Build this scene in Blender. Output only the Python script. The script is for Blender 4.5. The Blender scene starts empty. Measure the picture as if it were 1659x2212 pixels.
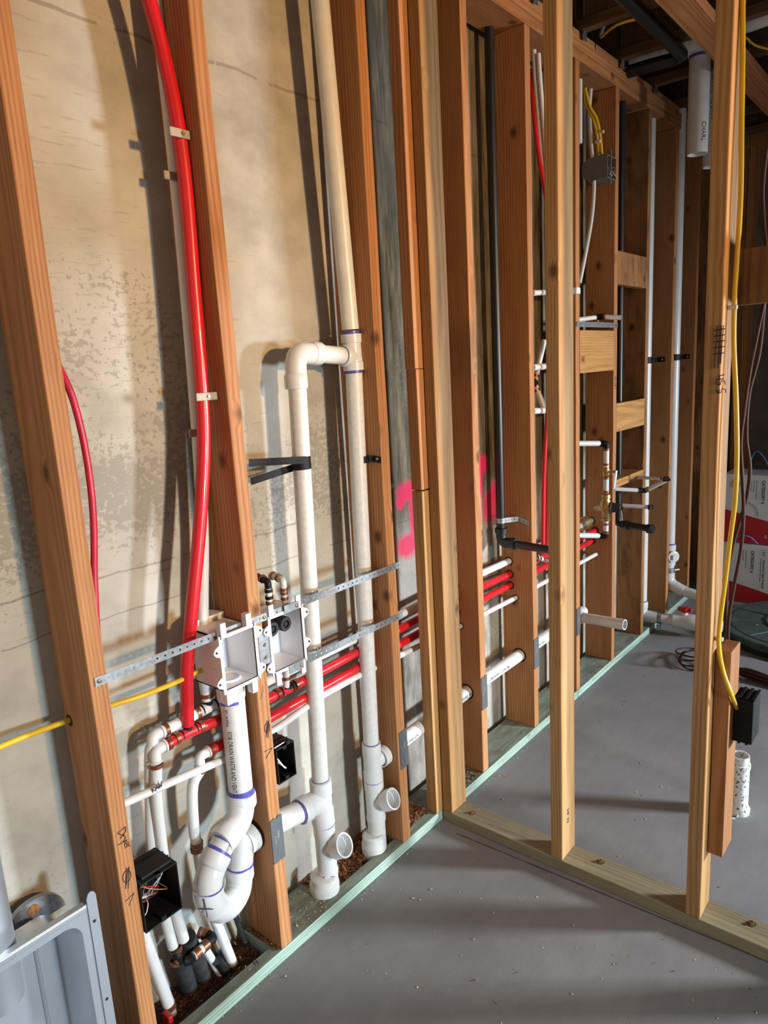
import bpy, math, random
from mathutils import Vector, Matrix, noise as mnoise
random.seed(7)
S = bpy.context.scene
C = S.collection
PI = math.pi
# ------------------------------------------------------------ camera
W, H, F = 1659.0, 2212.0, 1517.31
YAW, PIT, ROL = 0.702468, 0.199559, -0.057299
CAM = Vector((1.30110, 0.0, 1.542358))
cy, sy, cp, sp = math.cos(YAW), math.sin(YAW), math.cos(PIT), math.sin(PIT)
FW = Vector((-sy * cp, cy * cp, -sp)); RT0 = Vector((cy, sy, 0)); UP0 = RT0.cross(FW)
RT = math.cos(ROL) * RT0 + math.sin(ROL) * UP0
UP = -math.sin(ROL) * RT0 + math.cos(ROL) * UP0
cam = bpy.data.cameras.new('camera'); co = bpy.data.objects.new('camera', cam); C.objects.link(co)
cam.sensor_fit = 'HORIZONTAL'; cam.sensor_width = 36; cam.lens = F / W * 36; cam.clip_start = 0.02
m = Matrix((RT, UP, -FW)).transposed().to_4x4(); m.translation = CAM; co.matrix_world = m
S.camera = co
# ------------------------------------------------------------ world and light
S.view_settings.view_transform = 'Standard'; S.view_settings.look = 'None'
S.view_settings.gamma = 1; S.view_settings.use_curve_mapping = False
S.view_settings.exposure = 0.0
w = bpy.data.worlds.new('world'); S.world = w; w.use_nodes = True
bg = w.node_tree.nodes['Background']; bg.inputs[0].default_value = (1.0, 0.82, 0.67, 1); bg.inputs[1].default_value = 0.42
def area(name, loc, aim, sx, sz, col, power, spread=180):
    l = bpy.data.lights.new(name, 'AREA'); l.shape = 'RECTANGLE'; l.size = sx; l.size_y = sz
    l.color = col; l.energy = power; l.spread = math.radians(spread)
    o = bpy.data.objects.new(name, l); C.objects.link(o); o.location = loc
    o.rotation_euler = (Vector(aim) - Vector(loc)).to_track_quat('-Z', 'Y').to_euler(); return o
area('daylight_patio_door', (4.9, 1.30, 1.00), (0, 1.1, 0.30), 0.36, 0.45, (0.64, 0.86, 1.0), 13.5, 44)
area('warm_work_lamp', (4.2, 1.50, 2.05), (0, 1.2, 1.85), 0.20, 0.20, (1.0, 0.60, 0.26), 21, 64)
area('daylight_window', (4.1, 4.15, 1.30), (0.5, 2.1, 0.0), 0.42, 0.5, (0.84, 0.92, 1.0), 92, 90)

def at(px, py, ax, v):
    """world point where the sight line of a photo pixel meets the plane ax = v"""
    d = FW + RT * ((px - W / 2) / F) - UP * ((py - H / 2) / F)
    i = 'xyz'.index(ax); return CAM + d * ((v - CAM[i]) / d[i])

# ------------------------------------------------------------ materials
def mat(name):
    m = bpy.data.materials.new(name); m.use_nodes = True
    return m, m.node_tree, m.node_tree.nodes['Principled BSDF']
def nd(t, typ, **kw):
    n = t.nodes.new(typ)
    for k, v in kw.items():
        if k.startswith('i_'):
            n.inputs[int(k[2:]) if k[2:].isdigit() else k[2:]].default_value = v
        else: setattr(n, k, v)
    return n
def lk(t, a, b): t.links.new(a, b)
def ramp(t, fac, stops):
    r = nd(t, 'ShaderNodeValToRGB'); e = r.color_ramp.elements
    while len(e) < len(stops): e.new(0.5)
    for i, (p, c) in enumerate(stops):
        e[i].position = p; e[i].color = (*c, 1) if len(c) == 3 else c
    lk(t, fac, r.inputs[0]); return r
def mth(t, op, a, b=None, c=None):
    n = nd(t, 'ShaderNodeMath', operation=op)
    for i, v in enumerate((a, b, c)):
        if v is None: continue
        if isinstance(v, (int, float)): n.inputs[i].default_value = v
        else: lk(t, v, n.inputs[i])
    return n.outputs[0]
def mixc(t, fac, a, b, mode='MIX'):
    n = nd(t, 'ShaderNodeMix', data_type='RGBA', blend_type=mode)
    for s, v in ((0, fac), (6, a), (7, b)):
        if isinstance(v, (int, float)): n.inputs[s].default_value = v
        elif isinstance(v, tuple): n.inputs[s].default_value = (*v, 1)
        else: lk(t, v, n.inputs[s])
    return n.outputs[2]
def noise(t, vec, scale, detail=3, rough=.55):
    n = nd(t, 'ShaderNodeTexNoise'); n.inputs['Scale'].default_value = scale; n.inputs['Detail'].default_value = detail
    n.inputs['Roughness'].default_value = rough; lk(t, vec, n.inputs['Vector']); return n.outputs[0]
def mapping(t, vec, scale, loc=None):
    n = nd(t, 'ShaderNodeMapping'); n.inputs['Scale'].default_value = scale; lk(t, vec, n.inputs['Vector'])
    if loc is not None: n.inputs['Location'].default_value = loc
    return n.outputs[0]
def bump(t, b, h, strength, dist=.002):
    n = nd(t, 'ShaderNodeBump'); n.inputs['Strength'].default_value = strength; n.inputs['Distance'].default_value = dist
    lk(t, h, n.inputs['Height']); lk(t, n.outputs[0], b.inputs['Normal'])

def plain(name, col, rough=.5, metal=0, spec=.5, var=0, vscale=20, coat=0):
    m, t, b = mat(name)
    b.inputs['Base Color'].default_value = (*col, 1); b.inputs['Roughness'].default_value = rough
    b.inputs['Metallic'].default_value = metal; b.inputs['Specular IOR Level'].default_value = spec
    b.inputs['Coat Weight'].default_value = coat
    tc = nd(t, 'ShaderNodeTexCoord')
    n = noise(t, tc.outputs['Object'], vscale, 4)
    d = tuple(c * (1 - var) for c in col); l = tuple(min(1, c * (1 + var * .6)) for c in col)
    r = ramp(t, n, [(.3, d), (.7, l)]); lk(t, r.outputs[0], b.inputs['Base Color'])
    if var: bump(t, b, n, .15, .001)
    return m

def wood(name, axis, dark, mid, light, dirt=0.0, dust=None, rings=1.0, knots=1.0, rough=.62, stain=None):
    """sawn lumber: growth rings, fine fibre and knots running along one axis of the board"""
    m, t, b = mat(name)
    tc = nd(t, 'ShaderNodeTexCoord'); oi = nd(t, 'ShaderNodeObjectInfo')
    sp_ = nd(t, 'ShaderNodeSeparateXYZ'); lk(t, tc.outputs['Object'], sp_.inputs[0])
    o = {'z': (0, 1, 2), 'y': (0, 2, 1), 'x': (1, 2, 0)}[axis]
    U, V, L = (sp_.outputs[i] for i in o)
    rnd = oi.outputs['Random']
    U2 = mth(t, 'ADD', U, mth(t, 'MULTIPLY_ADD', rnd, .16, .01))
    V2 = mth(t, 'ADD', V, mth(t, 'MULTIPLY_ADD', mth(t, 'FRACT', mth(t, 'MULTIPLY', rnd, 7.3)), .2, -.14))
    L2 = mth(t, 'MULTIPLY_ADD', rnd, 37.0, L)
    cb = nd(t, 'ShaderNodeCombineXYZ'); lk(t, U2, cb.inputs[0]); lk(t, V2, cb.inputs[1]); lk(t, L2, cb.inputs[2])
    P = cb.outputs[0]
    n1 = noise(t, mapping(t, P, (5, 5, .8)), 1, 2, .5)
    n2 = noise(t, mapping(t, P, (320, 320, 7)), 1, 3, .6)
    n3 = noise(t, mapping(t, P, (14, 14, 2.2)), 1, 3, .6)
    vor = nd(t, 'ShaderNodeTexVoronoi'); lk(t, mapping(t, P, (8, 8, 5.5)), vor.inputs['Vector']); vor.inputs['Scale'].default_value = 1
    kd = vor.outputs['Distance']
    knot = mth(t, 'MULTIPLY', mth(t, 'POWER', mth(t, 'MAXIMUM', mth(t, 'SUBTRACT', .22, kd), 0.0), 1.0), 4.6 * knots)
    r = mth(t, 'SQRT', mth(t, 'ADD', mth(t, 'MULTIPLY', U2, U2), mth(t, 'MULTIPLY', V2, V2)))
    ph = mth(t, 'ADD', mth(t, 'MULTIPLY', r, 900 * rings), mth(t, 'ADD', mth(t, 'MULTIPLY', n1, 34), mth(t, 'MULTIPLY', knot, 9)))
    ring = mth(t, 'MULTIPLY_ADD', mth(t, 'SINE', ph), .5, .5)
    ring = mth(t, 'POWER', ring, 1.3)
    f = mth(t, 'ADD', mth(t, 'MULTIPLY', ring, .20), mth(t, 'ADD', mth(t, 'MULTIPLY', n2, .42), mth(t, 'MULTIPLY', n3, .46)))
    c = ramp(t, f, [(.30, light), (.54, mid), (.84, dark)]).outputs[0]
    # per-board tone
    tone = ramp(t, mth(t, 'FRACT', mth(t, 'MULTIPLY', rnd, 13.7)), [(0, (.80, .76, .72)), (.5, (1, 1, 1)), (1, (1.08, 1.12, 1.12))]).outputs[0]
    c = mixc(t, .8, c, tone, 'MULTIPLY')
    kk = ramp(t, knot, [(.50, (0, 0, 0)), (.80, (1, 1, 1))]).outputs[0]
    c = mixc(t, kk, c, tuple(x * .30 for x in dark))
    kr = ramp(t, knot, [(.25, (0, 0, 0)), (.55, (.5, .5, .5))]).outputs[0]
    c = mixc(t, kr, c, tuple(x * .75 for x in dark))
    if dirt:
        dn = noise(t, mapping(t, P, (22, 22, 6)), 1, 5, .65)
        dd = ramp(t, dn, [(.48, (0, 0, 0)), (.72, (dirt, dirt, dirt))]).outputs[0]
        c = mixc(t, dd, c, stain or (.06, .045, .03))
    if dust:      # grime lying on the upward face of the plate
        gm = nd(t, 'ShaderNodeNewGeometry'); sn = nd(t, 'ShaderNodeSeparateXYZ'); lk(t, gm.outputs['Normal'], sn.inputs[0])
        dn2 = ramp(t, noise(t, mapping(t, P, (30, 30, 9)), 1, 5, .65), [(.30, (.95, .95, .95)), (.70, (.35, .35, .35))]).outputs[0]
        c = mixc(t, mth(t, 'MULTIPLY', mth(t, 'GREATER_THAN', sn.outputs[2], .7), dn2), c, dust)
    lk(t, c, b.inputs['Base Color']); b.inputs['Roughness'].default_value = rough
    b.inputs['Specular IOR Level'].default_value = .3
    bump(t, b, f, .22, .0012)
    return m
WD, WM, WL = (.22, .082, .026), (.415, .182, .068), (.53, .26, .112)
M = {}
M['stud'] = wood('fir_stud_wood', 'z', WD, WM, WL)
M['stud_y'] = wood('fir_board_wood_along_wall', 'y', WD, WM, WL)
M['stud_x'] = wood('fir_board_wood_across', 'x', (.26, .12, .035), (.42, .22, .08), (.50, .28, .11))
M['pine'] = wood('pine_stud_wood', 'z', (.24, .115, .036), (.41, .222, .084), (.52, .31, .14), rings=.8)
M['rough'] = wood('rough_lumber', 'z', (.10, .04, .014), (.34, .155, .055), (.42, .21, .08), dirt=.8, stain=(.05, .025, .012))
M['block'] = wood('block_wood', 'y', (.30, .12, .03), (.52, .27, .09), (.62, .35, .13), rings=.7)
M['treated'] = wood('pressure_treated_wood', 'y', (.13, .18, .14), (.30, .41, .34), (.46, .58, .50), dirt=.55, knots=.6, stain=(.14, .12, .08), dust=(.13, .115, .08))
M['treated_x'] = wood('treated_wood_across', 'x', (.16, .14, .08), (.30, .26, .16), (.38, .33, .21), dirt=.35, knots=.5, stain=(.14, .12, .08))
M['joist'] = wood('dark_joist_wood', 'x', (.08, .045, .022), (.14, .08, .04), (.20, .12, .06))  # darker browns than the stud wood
M['pvc'] = plain('white_pvc', (.69, .70, .70), .26, spec=.5, var=.05)
M['pvc_dirty'] = plain('scuffed_pvc', (.69, .69, .67), .42, var=.09, vscale=70)
M['pvc_bare'] = plain('printed_pvc_pipe', (.70, .70, .68), .34, var=.08, vscale=30)
M['purple'] = plain('purple_primer', (.10, .09, .42), .4, var=.3, vscale=60)
M['pexw'] = plain('white_pex', (.71, .72, .72), .28, var=.03)
M['pexr'] = plain('red_pex', (.62, .012, .022), .3, var=.06, coat=.3)
M['redwire'] = plain('red_cable_jacket', (.55, .02, .06), .35, var=.2)
M['copper'] = plain('copper_ring', (.36, .14, .075), .35, metal=.75, var=.25, vscale=90)
M['brass'] = plain('brass', (.48, .34, .14), .32, metal=.85, var=.2, vscale=60)
M['black'] = plain('black_plastic', (.009, .009, .010), .55, spec=.25, var=.1)
M['abs'] = plain('black_abs', (.012, .012, .013), .38, var=.2)
M['rubber'] = plain('black_rubber', (.016, .016, .017), .6, var=.2)
M['tar'] = plain('dusty_black_foam', (.022, .024, .027), .75, var=.7, vscale=35)
M['galv'] = plain('galvanized_steel', (.36, .38, .40), .42, metal=.8, var=.3, vscale=70)
M['steel'] = plain('brushed_steel', (.55, .60, .66), .38, metal=.75, var=.06, vscale=8)
M['plate_grey'] = plain('nail_plate_steel', (.20, .215, .225), .45, metal=.7, var=.08)
M['boxw'] = plain('white_moulded_plastic', (.80, .80, .83), .35, var=.02)
M['boxg'] = plain('grey_moulded_plastic', (.15, .145, .14), .5, var=.05)
M['yellow'] = plain('yellow_cable', (.72, .46, .02), .35, var=.08)
M['brown'] = plain('brown_cable', (.045, .018, .013), .6, spec=.2, var=.2)
M['ink'] = plain('black_ink', (.012, .012, .016), .6)
M['inkb'] = plain('blue_black_ink', (.02, .02, .06), .6)
M['copperwire'] = plain('bare_copper_wire', (.62, .36, .18), .35, metal=.6)
M['red'] = plain('red_plastic', (.45, .006, .010), .4, var=.05)
M['card'] = plain('white_cardboard', (.60, .61, .62), .7, var=.03)
M['cardred'] = plain('red_printed_cardboard', (.40, .004, .010), .6, var=.03)
M['screw'] = plain('screw_metal', (.30, .25, .18), .4, metal=.8)
M['lid'] = plain('weathered_green_lid', (.055, .085, .075), .6, var=.35, vscale=12)
M['yellowp'] = plain('yellow_plastic', (.65, .40, .01), .5)
M['blue'] = plain('blue_plastic', (.02, .20, .35), .5)
M['bluew'] = plain('pale_blue_cable', (.12, .20, .55), .4)
M['tie'] = plain('clear_staple', (.62, .60, .55), .3)
M['shaving'] = plain('wood_shavings', (.30, .12, .05), .8, var=.6, vscale=90)
M['shaving2'] = plain('dark_wood_shavings', (.13, .055, .03), .9, var=.7, vscale=70)
M['sawdust'] = plain('pale_sawdust', (.50, .36, .22), .85, var=.4, vscale=80)
M['duct'] = M['steel']
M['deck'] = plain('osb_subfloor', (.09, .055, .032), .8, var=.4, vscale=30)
M['dirt'] = plain('dark_soil', (.05, .028, .018), .95, var=.6, vscale=60)

def concrete_wall():
    m, t, b = mat('poured_concrete_wall'); tc = nd(t, 'ShaderNodeTexCoord'); P = tc.outputs['Object']
    s = nd(t, 'ShaderNodeSeparateXYZ'); lk(t, P, s.inputs[0]); X, Y, Z = s.outputs
    big = noise(t, P, 1.7, 5, .6); mid = noise(t, mapping(t, P, (7, 7, 10)), 1, 5, .6)
    fine = noise(t, P, 140, 3, .6)
    c = ramp(t, mth(t, 'ADD', mth(t, 'MULTIPLY', big, .55), mth(t, 'MULTIPLY', mid, .45)),
             [(.34, (.31, .29, .25)), (.50, (.43, .405, .35)), (.66, (.51, .485, .425))]).outputs[0]
    # speckled patches of rough cement
    sp1 = noise(t, mapping(t, P, (60, 60, 75)), 1, 4, .7)
    zone = mth(t, 'MULTIPLY', noise(t, mapping(t, P, (3, 2.2, 3), (4, 1, 2)), 1, 3, .5), 1.0)
    zb = mth(t, 'SUBTRACT', 1.0, mth(t, 'MULTIPLY', mth(t, 'ABSOLUTE', mth(t, 'SUBTRACT', Z, 1.36)), 2.2))
    zf = mth(t, 'ADD', mth(t, 'MULTIPLY', zone, .7), mth(t, 'MULTIPLY', mth(t, 'MAXIMUM', zb, -.35), .17))
    pm = mth(t, 'GREATER_THAN', mth(t, 'ADD', mth(t, 'MULTIPLY', sp1, .62), zf), .80)
    c = mixc(t, mth(t, 'MULTIPLY', pm, .6), c, (.25, .235, .20))
    # trowel streaks
    st = noise(t, mapping(t, P, (1, 13, 105), (0, 3, 0)), 1, 4, .65)
    stm = ramp(t, mth(t, 'MULTIPLY', st, mth(t, 'MULTIPLY_ADD', big, .5, .75)), [(.61, (0, 0, 0)), (.69, (.38, .38, .38))]).outputs[0]
    c = mixc(t, stm, c, (.28, .25, .19))
    # pin holes
    v = nd(t, 'ShaderNodeTexVoronoi'); lk(t, P, v.inputs['Vector']); v.inputs['Scale'].default_value = 22
    vs = nd(t, 'ShaderNodeSeparateColor'); lk(t, v.outputs['Color'], vs.inputs[0])
    hole = mth(t, 'LESS_THAN', v.outputs['Distance'], mth(t, 'MULTIPLY', mth(t, 'POWER', vs.outputs[0], 3.5), .13))
    c = mixc(t, hole, c, (.04, .035, .03))
    # form joint lines across the pour
    for z0, wdt in ((2.28, .0035), (1.125, .002), (1.03, .0015)):
        wob = mth(t, 'MULTIPLY_ADD', noise(t, mapping(t, P, (1, 6, 1)), 1, 3), .03, z0 - .015)
        d = mth(t, 'ABSOLUTE', mth(t, 'SUBTRACT', Z, wob))
        c = mixc(t, mth(t, 'MULTIPLY', mth(t, 'MULTIPLY', mth(t, 'LESS_THAN', d, mth(t, 'MULTIPLY', mid, wdt * 2.2)), mth(t, 'GREATER_THAN', noise(t, mapping(t, P, (1, 11, 1)), 1, 3), .42)), .6), c, (.20, .18, .14))
    # grey-green weathering plus painted bay shade on the far wall, above the cold joint
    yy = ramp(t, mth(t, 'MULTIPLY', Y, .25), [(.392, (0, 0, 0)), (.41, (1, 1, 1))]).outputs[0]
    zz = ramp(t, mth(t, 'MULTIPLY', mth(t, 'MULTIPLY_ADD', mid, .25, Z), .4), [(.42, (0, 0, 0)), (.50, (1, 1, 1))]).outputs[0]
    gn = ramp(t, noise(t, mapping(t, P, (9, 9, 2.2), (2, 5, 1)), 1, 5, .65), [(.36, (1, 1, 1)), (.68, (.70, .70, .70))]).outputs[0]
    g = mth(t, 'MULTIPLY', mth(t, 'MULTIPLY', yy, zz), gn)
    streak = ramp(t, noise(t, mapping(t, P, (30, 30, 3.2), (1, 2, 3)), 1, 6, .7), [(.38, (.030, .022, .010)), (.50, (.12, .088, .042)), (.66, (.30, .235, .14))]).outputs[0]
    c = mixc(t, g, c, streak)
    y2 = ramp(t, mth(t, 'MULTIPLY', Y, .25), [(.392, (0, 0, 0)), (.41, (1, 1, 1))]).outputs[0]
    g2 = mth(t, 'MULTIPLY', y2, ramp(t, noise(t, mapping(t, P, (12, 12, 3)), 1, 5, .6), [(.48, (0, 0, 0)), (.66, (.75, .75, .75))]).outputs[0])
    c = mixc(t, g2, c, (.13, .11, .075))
    # pink marking paint
    def blob(y0, z0, ry, rz, soft=.25):
        nonlocal c
        dy = mth(t, 'DIVIDE', mth(t, 'SUBTRACT', Y, y0), ry); dz = mth(t, 'DIVIDE', mth(t, 'SUBTRACT', Z, z0), rz)
        d = mth(t, 'SQRT', mth(t, 'ADD', mth(t, 'MULTIPLY', dy, dy), mth(t, 'MULTIPLY', dz, dz)))
        k = mth(t, 'MAXIMUM', mth(t, 'MINIMUM', mth(t, 'MULTIPLY', mth(t, 'SUBTRACT', 1.45, mth(t, 'ADD', mth(t, 'MULTIPLY', fine, .25), mth(t, 'MULTIPLY_ADD', mid, .7, d))), 2.2), 1.0), 0.0)
        c = mixc(t, mth(t, 'MULTIPLY', k, .88), c, (.82, .035, .13))
    for (py0, pz0, r1, r2) in PINK: blob(py0, pz0, r1, r2)
    lk(t, c, b.inputs['Base Color']); b.inputs['Roughness'].default_value = .85; b.inputs['Specular IOR Level'].default_value = .2
    # board-marked rough strip left of the first stud and general roughness
    lf = ramp(t, Y, [(.30, (1, 1, 1)), (.52, (0, 0, 0))]).outputs[0]
    ribs = noise(t, mapping(t, P, (1, 26, 1.5)), 1, 4, .7)
    hh = mth(t, 'ADD', mth(t, 'MULTIPLY', fine, .35), mth(t, 'ADD', mth(t, 'MULTIPLY', mid, 1.1), mth(t, 'MULTIPLY', mth(t, 'MULTIPLY', ribs, lf), 6)))
    hh = mth(t, 'SUBTRACT', hh, mth(t, 'MULTIPLY', hole, 1.2)); hh = mth(t, 'SUBTRACT', hh, mth(t, 'MULTIPLY', pm, .15))
    bump(t, b, hh, .5, .004)
    return m
XW = -0.165
def pk(px, py, ry, rz):
    p = at(px, py, 'x', XW); return (p.y, p.z, ry, rz)
PINK = [pk(884, 1060, .085, .045), pk(896, 1110, .045, .11), pk(880, 1180, .075, .055), pk(866, 1086, .035, .035),
        pk(1042, 1003, .06, .055), pk(1036, 1050, .03, .075), pk(1062, 1092, .10, .085), pk(1070, 1060, .05, .06)]
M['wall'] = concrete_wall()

def concrete_floor():
    m, t, b = mat('troweled_concrete_floor'); tc = nd(t, 'ShaderNodeTexCoord'); P = tc.outputs['Object']
    big = noise(t, P, 2.2, 5, .6); fine = noise(t, P, 220, 2, .5); sw = noise(t, mapping(t, P, (30, 7, 1)), 1, 4, .6)
    f = mth(t, 'ADD', mth(t, 'MULTIPLY', big, .7), mth(t, 'ADD', mth(t, 'MULTIPLY', sw, .2), mth(t, 'MULTIPLY', fine, .1)))
    c = ramp(t, f, [(.35, (.175, .168, .168)), (.65, (.245, .236, .234))]).outputs[0]
    v = nd(t, 'ShaderNodeTexVoronoi'); lk(t, P, v.inputs['Vector']); v.inputs['Scale'].default_value = 14
    vs = nd(t, 'ShaderNodeSeparateColor'); lk(t, v.outputs['Color'], vs.inputs[0])
    sp1 = mth(t, 'LESS_THAN', v.outputs['Distance'], mth(t, 'MULTIPLY', mth(t, 'POWER', vs.outputs[1], 8.0), .07))
    c = mixc(t, sp1, c, (.09, .075, .06))
    lk(t, c, b.inputs['Base Color']); b.inputs['Roughness'].default_value = .62; b.inputs['Specular IOR Level'].default_value = .35
    bump(t, b, mth(t, 'ADD', mth(t, 'MULTIPLY', big, .5), mth(t, 'MULTIPLY', mth(t, 'ADD', sw, fine), .2)), .35, .004)
    return m
M['floor'] = concrete_floor()

# ------------------------------------------------------------ mesh helpers
class MB:
    def __init__(s): s.v = []; s.f = []
    def add(s, v, f):
        n = len(s.v); s.v += [Vector(p) for p in v]; s.f += [tuple(i + n for i in q) for q in f]; return s
    def box(s, a, b):
        x0, x1 = sorted((a[0], b[0])); y0, y1 = sorted((a[1], b[1])); z0, z1 = sorted((a[2], b[2]))
        return s.add([(x, y, z) for z in (z0, z1) for x, y in ((x0, y0), (x1, y0), (x1, y1), (x0, y1))],
                     [(3, 2, 1, 0), (4, 5, 6, 7), (0, 1, 5, 4), (1, 2, 6, 5), (2, 3, 7, 6), (3, 0, 4, 7)])
    def tube(s, pts, r, n=16, cap=True):
        pts = [Vector(p) for p in pts]; k = len(pts); rr = r if isinstance(r, (list, tuple)) else [r] * k
        t = [(pts[min(i + 1, k - 1)] - pts[max(i - 1, 0)]).normalized() for i in range(k)]
        u = t[0].orthogonal().normalized(); vs = []
        for i in range(k):
            u = (u - t[i] * u.dot(t[i])).normalized(); v = t[i].cross(u)
            vs += [pts[i] + (u * math.cos(2 * PI * j / n) + v * math.sin(2 * PI * j / n)) * rr[i] for j in range(n)]
        fs = [(i * n + j, i * n + (j + 1) % n, (i + 1) * n + (j + 1) % n, (i + 1) * n + j) for i in range(k - 1) for j in range(n)]
        if cap: fs += [tuple(range(n))[::-1], tuple((k - 1) * n + j for j in range(n))]
        return s.add(vs, fs)
    def rev(s, a, d, prof, n=28, closed=False):
        """revolve (distance along d, radius) pairs about the axis a + t d"""
        a = Vector(a); d = Vector(d).normalized(); u = d.orthogonal().normalized(); v = d.cross(u); vs = []
        for tt, r in prof: vs += [a + d * tt + (u * math.cos(2 * PI * j / n) + v * math.sin(2 * PI * j / n)) * max(r, 1e-5) for j in range(n)]
        k = len(prof)
        fs = [(i * n + j, i * n + (j + 1) % n, (i + 1) * n + (j + 1) % n, (i + 1) * n + j) for i in range(k - 1) for j in range(n)]
        if closed: fs += [((k - 1) * n + j, (k - 1) * n + (j + 1) % n, (j + 1) % n, j) for j in range(n)]
        return s.add(vs, fs)
    def prism(s, poly, origin, eu, ev, en, h):
        """extrude a 2-D outline in the plane (eu, ev) by h along en"""
        o = Vector(origin); eu, ev, en = Vector(eu), Vector(ev), Vector(en); n = len(poly)
        b0 = [o + eu * p + ev * q for p, q in poly]; b1 = [p + en * h for p in b0]
        return s.add(b0 + b1, [tuple(range(n))[::-1], tuple(range(n, 2 * n))] + [(i, (i + 1) % n, n + (i + 1) % n, n + i) for i in range(n)])
    def build(s, name, m, parent=None, org=None, smooth=True, bevel=0, label=None):
        if parent is not None: o0 = Vector(parent['_o'])
        elif org is not None: o0 = Vector(org)
        else:
            lo = [min(v[i] for v in s.v) for i in range(3)]; hi = [max(v[i] for v in s.v) for i in range(3)]
            o0 = Vector(((lo[0] + hi[0]) / 2, (lo[1] + hi[1]) / 2, lo[2]))
        me = bpy.data.meshes.new(name); me.from_pydata([tuple(v - o0) for v in s.v], [], s.f); me.update()
        if smooth:
            me.polygons.foreach_set('use_smooth', [True] * len(me.polygons))
            me.set_sharp_from_angle(angle=math.radians(38))
        me.materials.append(m if not isinstance(m, str) else M[m])
        ob = bpy.data.objects.new(name, me); C.objects.link(ob); ob['_o'] = tuple(o0)
        if parent is not None: ob.parent = parent
        else: ob.location = o0
        if bevel:
            b = ob.modifiers.new('bevel', 'BEVEL'); b.width = bevel; b.segments = 2; b.limit_method = 'ANGLE'
        if label: ob['label'] = label
        return ob
def tag(o, label, cat, group=None, kind=None):
    if label: o['label'] = label
    if cat: o['category'] = cat
    if group: o['group'] = group
    if kind: o['kind'] = kind
    return o
def thing(name, loc, label, cat, group=None):
    e = bpy.data.objects.new(name, None); C.objects.link(e); e.location = loc; e['_o'] = tuple(loc); e.empty_display_size = .05
    return tag(e, label, cat, group)
def path(pts, r=.03, n=7):
    """polyline with its inner corners rounded"""
    pts = [Vector(p) for p in pts]; out = [pts[0]]
    for i in range(1, len(pts) - 1):
        a, b, c = pts[i - 1], pts[i], pts[i + 1]; d1 = (a - b); d2 = (c - b)
        q = min(r, d1.length * .49, d2.length * .49); p0 = b + d1.normalized() * q; p1 = b + d2.normalized() * q
        for k in range(n + 1):
            s = k / n; out.append(p0 * (1 - s) ** 2 + b * 2 * s * (1 - s) + p1 * s * s)
    out.append(pts[-1]); return out
def spline(pts, n=8):
    pts = [Vector(p) for p in pts]; P = [pts[0] * 2 - pts[1]] + pts + [pts[-1] * 2 - pts[-2]]; out = []
    for i in range(1, len(P) - 2):
        a, b, c, d = P[i - 1:i + 3]
        for k in range(n):
            s = k / n; out.append(.5 * ((2 * b) + (c - a) * s + (2 * a - 5 * b + 4 * c - d) * s * s + (3 * b - a - 3 * c + d) * s ** 3))
    out.append(pts[-1]); return out
def seg(name, a, b, r, m, parent, n=20, r2=None): return MB().tube([a, b], [r, r2 or r], n).build(name, m, parent)
def hub(name, a, d, ln, r, m, parent, lip=.0015):
    d = Vector(d).normalized()
    return MB().rev(Vector(a), d, [(0, 0), (0, r), (ln * .18, r + lip), (ln * .85, r + lip), (ln, r - lip), (ln, 0)], 28).build(name, m, parent)
def ring(name, a, d, r, parent, ln=.009, m='copper', at0=None):
    d = Vector(d).normalized(); a = Vector(a) - d * ln / 2
    return MB().rev(a, d, [(0, r), (0, r + .0022), (ln, r + .0022), (ln, r)], 24).build(name, m, parent)
def band(name, a, d, r, ln, m, parent):
    d = Vector(d).normalized(); a = Vector(a) - d * ln / 2
    return MB().rev(a, d, [(0, r + .0001), (0, r + .0008), (ln, r + .0008), (ln, r + .0001)], 28).build(name, m, parent)
def strap_mesh(mb, a, b, wv, nv, width, pitch, hr, th=.0012):
    """flat strip from a to b, width direction wv, thickness direction nv, pierced by round holes"""
    a, b, wv, nv = Vector(a), Vector(b), Vector(wv).normalized(), Vector(nv).normalized()
    L = (b - a).length; d = (b - a).normalized(); k = max(1, round(L / pitch)); p = L / k; n = 8; hw = width / 2
    for i in range(k):
        c = a + d * (p * (i + .5))
        sq = [(-p / 2, -hw), (0, -hw), (p / 2, -hw), (p / 2, 0), (p / 2, hw), (0, hw), (-p / 2, hw), (-p / 2, 0)]
        ci = [(hr * math.cos(PI * (1.25 + j / 4)), hr * math.sin(PI * (1.25 + j / 4))) for j in range(8)]
        vs = []
        for o in (-th / 2, th / 2):
            vs += [c + d * x + wv * y + nv * o for x, y in sq] + [c + d * x + wv * y + nv * o for x, y in ci]
        fs = []
        for j in range(8):
            q = (j + 1) % 8
            fs += [(j, q, 8 + q, 8 + j), (16 + j, 24 + j, 24 + q, 16 + q), (8 + j, 8 + q, 24 + q, 24 + j)]
            if j in (0, 1, 4, 5): fs.append((j, 16 + j, 16 + q, q))
        if i == 0: fs += [(6, 22, 23, 7), (7, 23, 16, 0)]
        if i == k - 1: fs += [(2, 18, 19, 3), (3, 19, 20, 4)]
        mb.add(vs, fs)
    return mb
def text_faces(body, size, bold=0.0):
    cu = bpy.data.curves.new('writing', 'FONT'); cu.body = body; cu.size = size; cu.resolution_u = 2; cu.offset = bold
    ob = bpy.data.objects.new('writing', cu); C.objects.link(ob)
    dg = bpy.context.evaluated_depsgraph_get(); me = ob.evaluated_get(dg).to_mesh()
    v = [tuple(q.co) for q in me.vertices]; f = [tuple(p.vertices) for p in me.polygons]
    ob.evaluated_get(dg).to_mesh_clear(); bpy.data.objects.remove(ob); bpy.data.curves.remove(cu); return v, f
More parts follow.
